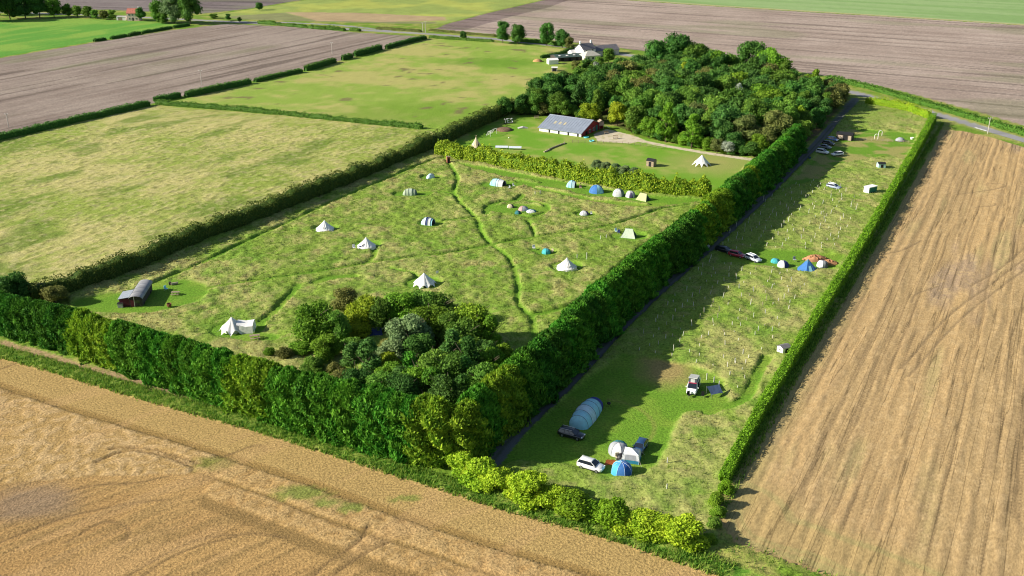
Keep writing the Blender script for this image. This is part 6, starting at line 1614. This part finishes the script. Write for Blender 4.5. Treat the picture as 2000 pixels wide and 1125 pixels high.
# long white panels on the lawn
for (x, y), lb in (((980, 291), 'left of two long pale panels on low frames behind the leafy hedge'), ((1006, 292), 'right of two long pale panels on low frames behind the leafy hedge')):
    o = thing('ground_panel', lb, 'panel', P(x, y), heading((967, 291), (1019, 292)), 'ground panels')
    MB().add([(-2.2, -.5, .55), (2.2, -.5, .55), (2.2, .5, 1.0), (-2.2, .5, 1.0), (-2.2, -.5, .62), (2.2, -.5, .62), (2.2, .5, 1.07), (-2.2, .5, 1.07)], [(0, 3, 2, 1), (4, 5, 6, 7), (0, 1, 5, 4), (1, 2, 6, 5), (2, 3, 7, 6), (3, 0, 4, 7)]).build('panel', paint('pale_panel', (.55, .60, .68), .25), o)
    for sx in (-1.8, 1.8):
        for sy, z in ((-.4, .6), (.4, 1.0)): MB().tube((sx, sy, 0), (sx, sy, z), .05, n=5).build('leg', STEEL, o)
# log line and low fences on the lawn
lg = PL([(1066, 297), (1076, 291), (1086, 287), (1097, 283), (1106, 279)])
for i, (p, d) in enumerate(along(lg, 1.7)):
    o = thing('log', 'pale log in the line across the barn lawn', 'log', (p[0], p[1], 0), math.atan2(d[1], d[0]) + random.uniform(-.5, .5), 'logs across the lawn'); MB().tube((-.8, 0, .25), (.8, 0, .28), .27, .24, 8).build('trunk', paint('pale_log', (.42, .35, .24), .9, vary=.2), o)
def fence(name, px, label, step=2.2, h=.95, rails=2, mat=WOOD, cat='fence'):
    line = PL(px); o = thing(name, label, cat, (0, 0, 0))
    pts = [p for p, d in along(line, step)]
    for p in pts: MB().box((p[0], p[1], h / 2), (.11, .11, h)).build('post', mat, o)
    for a, b_ in zip(pts[:-1], pts[1:]):
        for k in range(rails): MB().tube((a[0], a[1], h * (.45 + .45 * k)), (b_[0], b_[1], h * (.45 + .45 * k)), .035, n=4).build('rail', mat, o)
    return o
fence('post_fence', [(1118, 279), (1160, 280), (1210, 281), (1262, 286), (1300, 292)], 'low post and rail fence below the pale yard')
fence('paddock_fence', [(1672, 274), (1706, 275), (1740, 277), (1782, 279)], 'pale low fence across the far paddock', 1.8, .8, 2, paint('pale_pine', (.40, .32, .25), .8))
for (x, y), lb in (((1711, 272), 'nearer white hoop arch in the far paddock'), ((1719, 265), 'further white hoop arch in the far paddock')):
    o = thing('hoop_arch', lb, 'arch', P(x, y), 0, 'white arches'); MB().path([(-.62, 0, 0), (-.62, 0, 1.3)] + [(-.62 * math.cos(math.pi * i / 8), 0, 1.3 + .62 * math.sin(math.pi * i / 8)) for i in range(1, 8)] + [(.62, 0, 1.3), (.62, 0, 0)], .09, 6).build('hoop', RENDER_W, o)
o = thing('covered_heap', 'grey sheeted heap in the far paddock by the clipped hedge', 'heap', P(1758, 275), .1); MB().lathe([(1.7, 0), (1.5, .6), (.8, 1.1), (.05, 1.25)], 12).build('sheet', GREY_C, o, smooth=True); MB().lathe([(1.85, 0), (1.75, .12)], 12).build('hem', TRIM, o)
o = thing('white_tub', 'white tub against the clipped hedge in the far paddock', 'tub', P(1781, 272), 0); MB().lathe([(.5, 0), (.6, .7), (.5, .72), (.45, .3), (0, .28)], 10).build('tub', RENDER_W, o)
for (x, y), lb in (((1382, 470), 'white sack furthest back beside the lane'), ((1390, 476), 'pale sack in the middle beside the lane'), ((1383, 483), 'white sack nearest beside the lane'), ((1403, 455), 'grey sack alone on the lane')):
    o = thing('sack', lb, 'sack', P(x, y), 0, 'sacks by the lane'); MB().lathe([(.35, 0), (.42, .35), (.32, .7), (.1, .85), (.14, .95)], 8).build('bag', WHITE_N, o, smooth=True); MB().lathe([(.12, .82), (.12, .86)], 8).build('tie', TRIM, o)
o = thing('wheelie_bin', 'dark wheeled bin where the lane meets the car park', 'bin', P(1581, 312), .2); MB().add([(-.25, -.3, .08), (.25, -.3, .08), (.25, .3, .08), (-.25, .3, .08), (-.3, -.36, 1.0), (.3, -.36, 1.0), (.3, .36, 1.0), (-.3, .36, 1.0)], [(0, 3, 2, 1), (0, 1, 5, 4), (1, 2, 6, 5), (2, 3, 7, 6), (3, 0, 4, 7), (4, 5, 6, 7)]).build('body', C_NAVY, o); MB().box((0, 0, 1.03), (.66, .78, .07)).build('lid', TRIM, o)
for s in (-1, 1): MB().tube((s * .25, .32, .1), (s * .32, .32, .1), .1, n=8).build('wheel', TYRE, o)
o = thing('fire_pit', 'rusty fire pit near the black cabin', 'fire pit', P(331, 600), 0); MB().lathe([(.35, .1), (.5, .35), (.55, .9), (.45, .9), (.35, .4), (0, .35)], 9).build('bowl', paint('rust', (.18, .07, .04), .9, vary=.3), o)
for i in range(3): MB().tube((.3 * math.cos(i * 2.1), .3 * math.sin(i * 2.1), .2), (.4 * math.cos(i * 2.1), .4 * math.sin(i * 2.1), 0), .04, n=4).build('leg', TRIM, o)
o = thing('fallen_log', 'dark and pale log seat at the meadow edge right of the black cabin', 'log', P(341, 556), .5); MB().tube((-.8, 0, .3), (.8, 0, .3), .3, n=9).build('trunk', paint('pale_log', (.42, .35, .24), .9), o); MB().box((-.9, .4, .35), (.6, .5, .7)).build('stump', DARKWOOD, o)
# hut in the clearing of the corner wood
o = thing('forest_shelter', 'dark low shelter in the clearing of the corner wood', 'shelter', P(727, 655), .15)
MB().add([(-2.2, -1.3, 0), (2.2, -1.3, 0), (2.2, 1.3, 0), (-2.2, 1.3, 0), (-1.9, 0, 1.7), (1.9, 0, 1.7)], [(0, 1, 5, 4), (2, 3, 4, 5), (1, 2, 5), (3, 0, 4)]).build('tarp', NAVY, o); MB().tube((-2.4, 0, 1.72), (2.4, 0, 1.72), .05, n=5).build('ridge_pole', WOOD, o)
o = thing('pale_shelter', 'pale arched frame beside the dark shelter in the clearing', 'shelter', P(754, 652), .2); MB().path([(-1.2 * math.cos(math.pi * i / 8), 0, 1.5 * math.sin(math.pi * i / 8)) for i in range(9)], .12, 6).build('hoop', RENDER_W, o); MB().sheet([[(-1.2 * math.cos(math.pi * i / 8), y, 1.45 * math.sin(math.pi * i / 8)) for i in range(9)] for y in (.1, 1.6)]).build('cover', LILAC_C, o)
# ---- telegraph poles
def pole(px, h, label, double=False):
    o = thing('telegraph_pole', label, 'pole', P(*px), 0, 'telegraph poles'); PW = paint('pole_wood', (.46, .42, .38), .9, vary=.15)
    MB().tube((0, 0, -.1), (0, 0, h), .17, .12, 8).build('shaft', PW, o); MB().box((0, 0, h - .25), (1.5, .12, .14)).build('cross_arm', PW, o)
    for x in (-.65, 0, .65): MB().lathe([(.05, h - .18), (.09, h - .1), (.05, h + .04), (.01, h + .08)], 7, c=(x, 0, 0)).build('insulator', RENDER_W, o)
for px, h, lb in (((17, 249), 5.3, 'telegraph pole at the left edge of the ploughed field'), ((394, 166), 6.6, 'telegraph pole beside the hedge in the middle distance'), ((649, 106), 6.2, 'telegraph pole further along the hedge by the upper pasture'), ((826, 63), 5.6, 'left of two telegraph poles by the road'), ((831, 64), 6.6, 'right of two telegraph poles by the road'), ((1929, 261), 5.9, 'telegraph pole beside the road at the right')): pole(px, h, lb)
o = thing('road_marking', 'white painted marking on the road at the right edge', 'road marking', P(1915, 252, .012), heading((1900, 246), (1935, 256)))
for k in range(3): MB().add([(-2.6 + 1.9 * k, -.5, 0), (-1.0 + 1.9 * k, -.5, 0), (-1.0 + 1.9 * k, .5, 0), (-2.6 + 1.9 * k, .5, 0)], [(0, 1, 2, 3)]).build('stroke', paint('road_paint', (.75, .75, .72), .8), o)
# ---- young tree guards of the strip field
TUBE = paint('guard_tube', (.60, .61, .54), .6, vary=.1)
STAKE = paint('guard_stake', (.45, .36, .24), .9)
LEAFY = crown_mesh('sapling', 555, R=.28, H=.6, z0=1.25, lobes=4, leaves=60, size=.22); LEAFY.materials.append(FM['bright'])
tube_me = MB(); tube_me.lathe([(.06, 0), (.06, 1.3)], 8); 
_m = bpy.data.meshes.new('tube'); _m.from_pydata(tube_me.v, [], tube_me.f); _m.materials.append(TUBE)
stake_m = MB(); stake_m.box((.1, 0, .7), (.045, .045, 1.45)); _s = bpy.data.meshes.new('stake'); _s.from_pydata(stake_m.v, [], stake_m.f); _s.materials.append(STAKE)
GUARD = PL([(1222, 688), (1330, 708), (1400, 730), (1432, 775), (1470, 740), (1500, 690), (1530, 640), (1610, 520), (1672, 415), (1690, 385), (1600, 352), (1510, 372), (1440, 440), (1330, 560), (1280, 612)])
def place_guards():
    rng = random.Random(12); n = 0
    lo, hi = GUARD.min(0), GUARD.max(0)
    a = math.radians(62.2)
    for i in range(-80, 80):
        for j in range(-80, 80):
            u, v = i * 3.4 + rng.uniform(-1.0, 1.0), j * 3.0 + rng.uniform(-1.0, 1.0)
            x, y = 75 + u * math.cos(a) - v * math.sin(a), 240 + u * math.sin(a) + v * math.cos(a)
            if rng.random() < .14: continue
            if not (inside(np.array([x]), np.array([y]), GUARD)[0]) or inside(np.array([x]), np.array([y]), LAWN_CAMP)[0] or inside(np.array([x]), np.array([y]), LAWN_STRIP)[0]: continue
            if n >= 295: return
            px_y = y
            k = 'nearest the mown camping lawn' if y < P2(1400, 640)[1] else 'between the lawn and the mound camp' if y < P2(1450, 522)[1] else 'between the mound camp and the far paddock'
            o = thing('tree_guard', 'pale upright tree guard in the strip field ' + k, 'tree guard', (x, y, 0), rng.random() * 6.28, 'young tree guards', (1, 1, rng.uniform(.6, 1.25)))
            o.rotation_euler[0] = rng.uniform(-.13, .13); o.rotation_euler[1] = rng.uniform(-.13, .13)
            link('tube', _m, None, o); link('stake', _s, None, o)
            n += 1
place_guards()
for (x, y), lb in zip([(1380, 742), (1404, 757), (1425, 738), (1435, 712), (1394, 749), (1302, 960), (1303, 908), (1173, 470), (1184, 468), (1127, 507), (1146, 510), (1146, 503), (1055, 381), (1045, 382), (1192, 585), (595, 620)],
    ['pale tree guard behind the campervan', 'pale tree guard beside the sun shade', 'tree guard right of the sun shade', 'tree guard above the sun shade by the long grass', 'tree guard touching the sun shade', 'white post with a cross arm in the rough grass by the laurels', 'short post right of the blue tents', 'left of two posts near the mint ridge tent', 'right of two posts near the mint ridge tent', 'white post just right of the near bell tent', 'lower of two posts right of the near bell tent', 'upper of two posts right of the near bell tent', 'right post beside the mown band', 'left post beside the mown band', 'lone post against the lane row', 'lone post above the corner wood']):
    o = thing('marker_post', lb, 'post', P(x, y), 0, 'marker posts'); MB().lathe([(.07, 0), (.07, 1.4)], 8).build('tube', TUBE, o); MB().box((.1, 0, .72), (.05, .05, 1.5)).build('stake', STAKE, o)
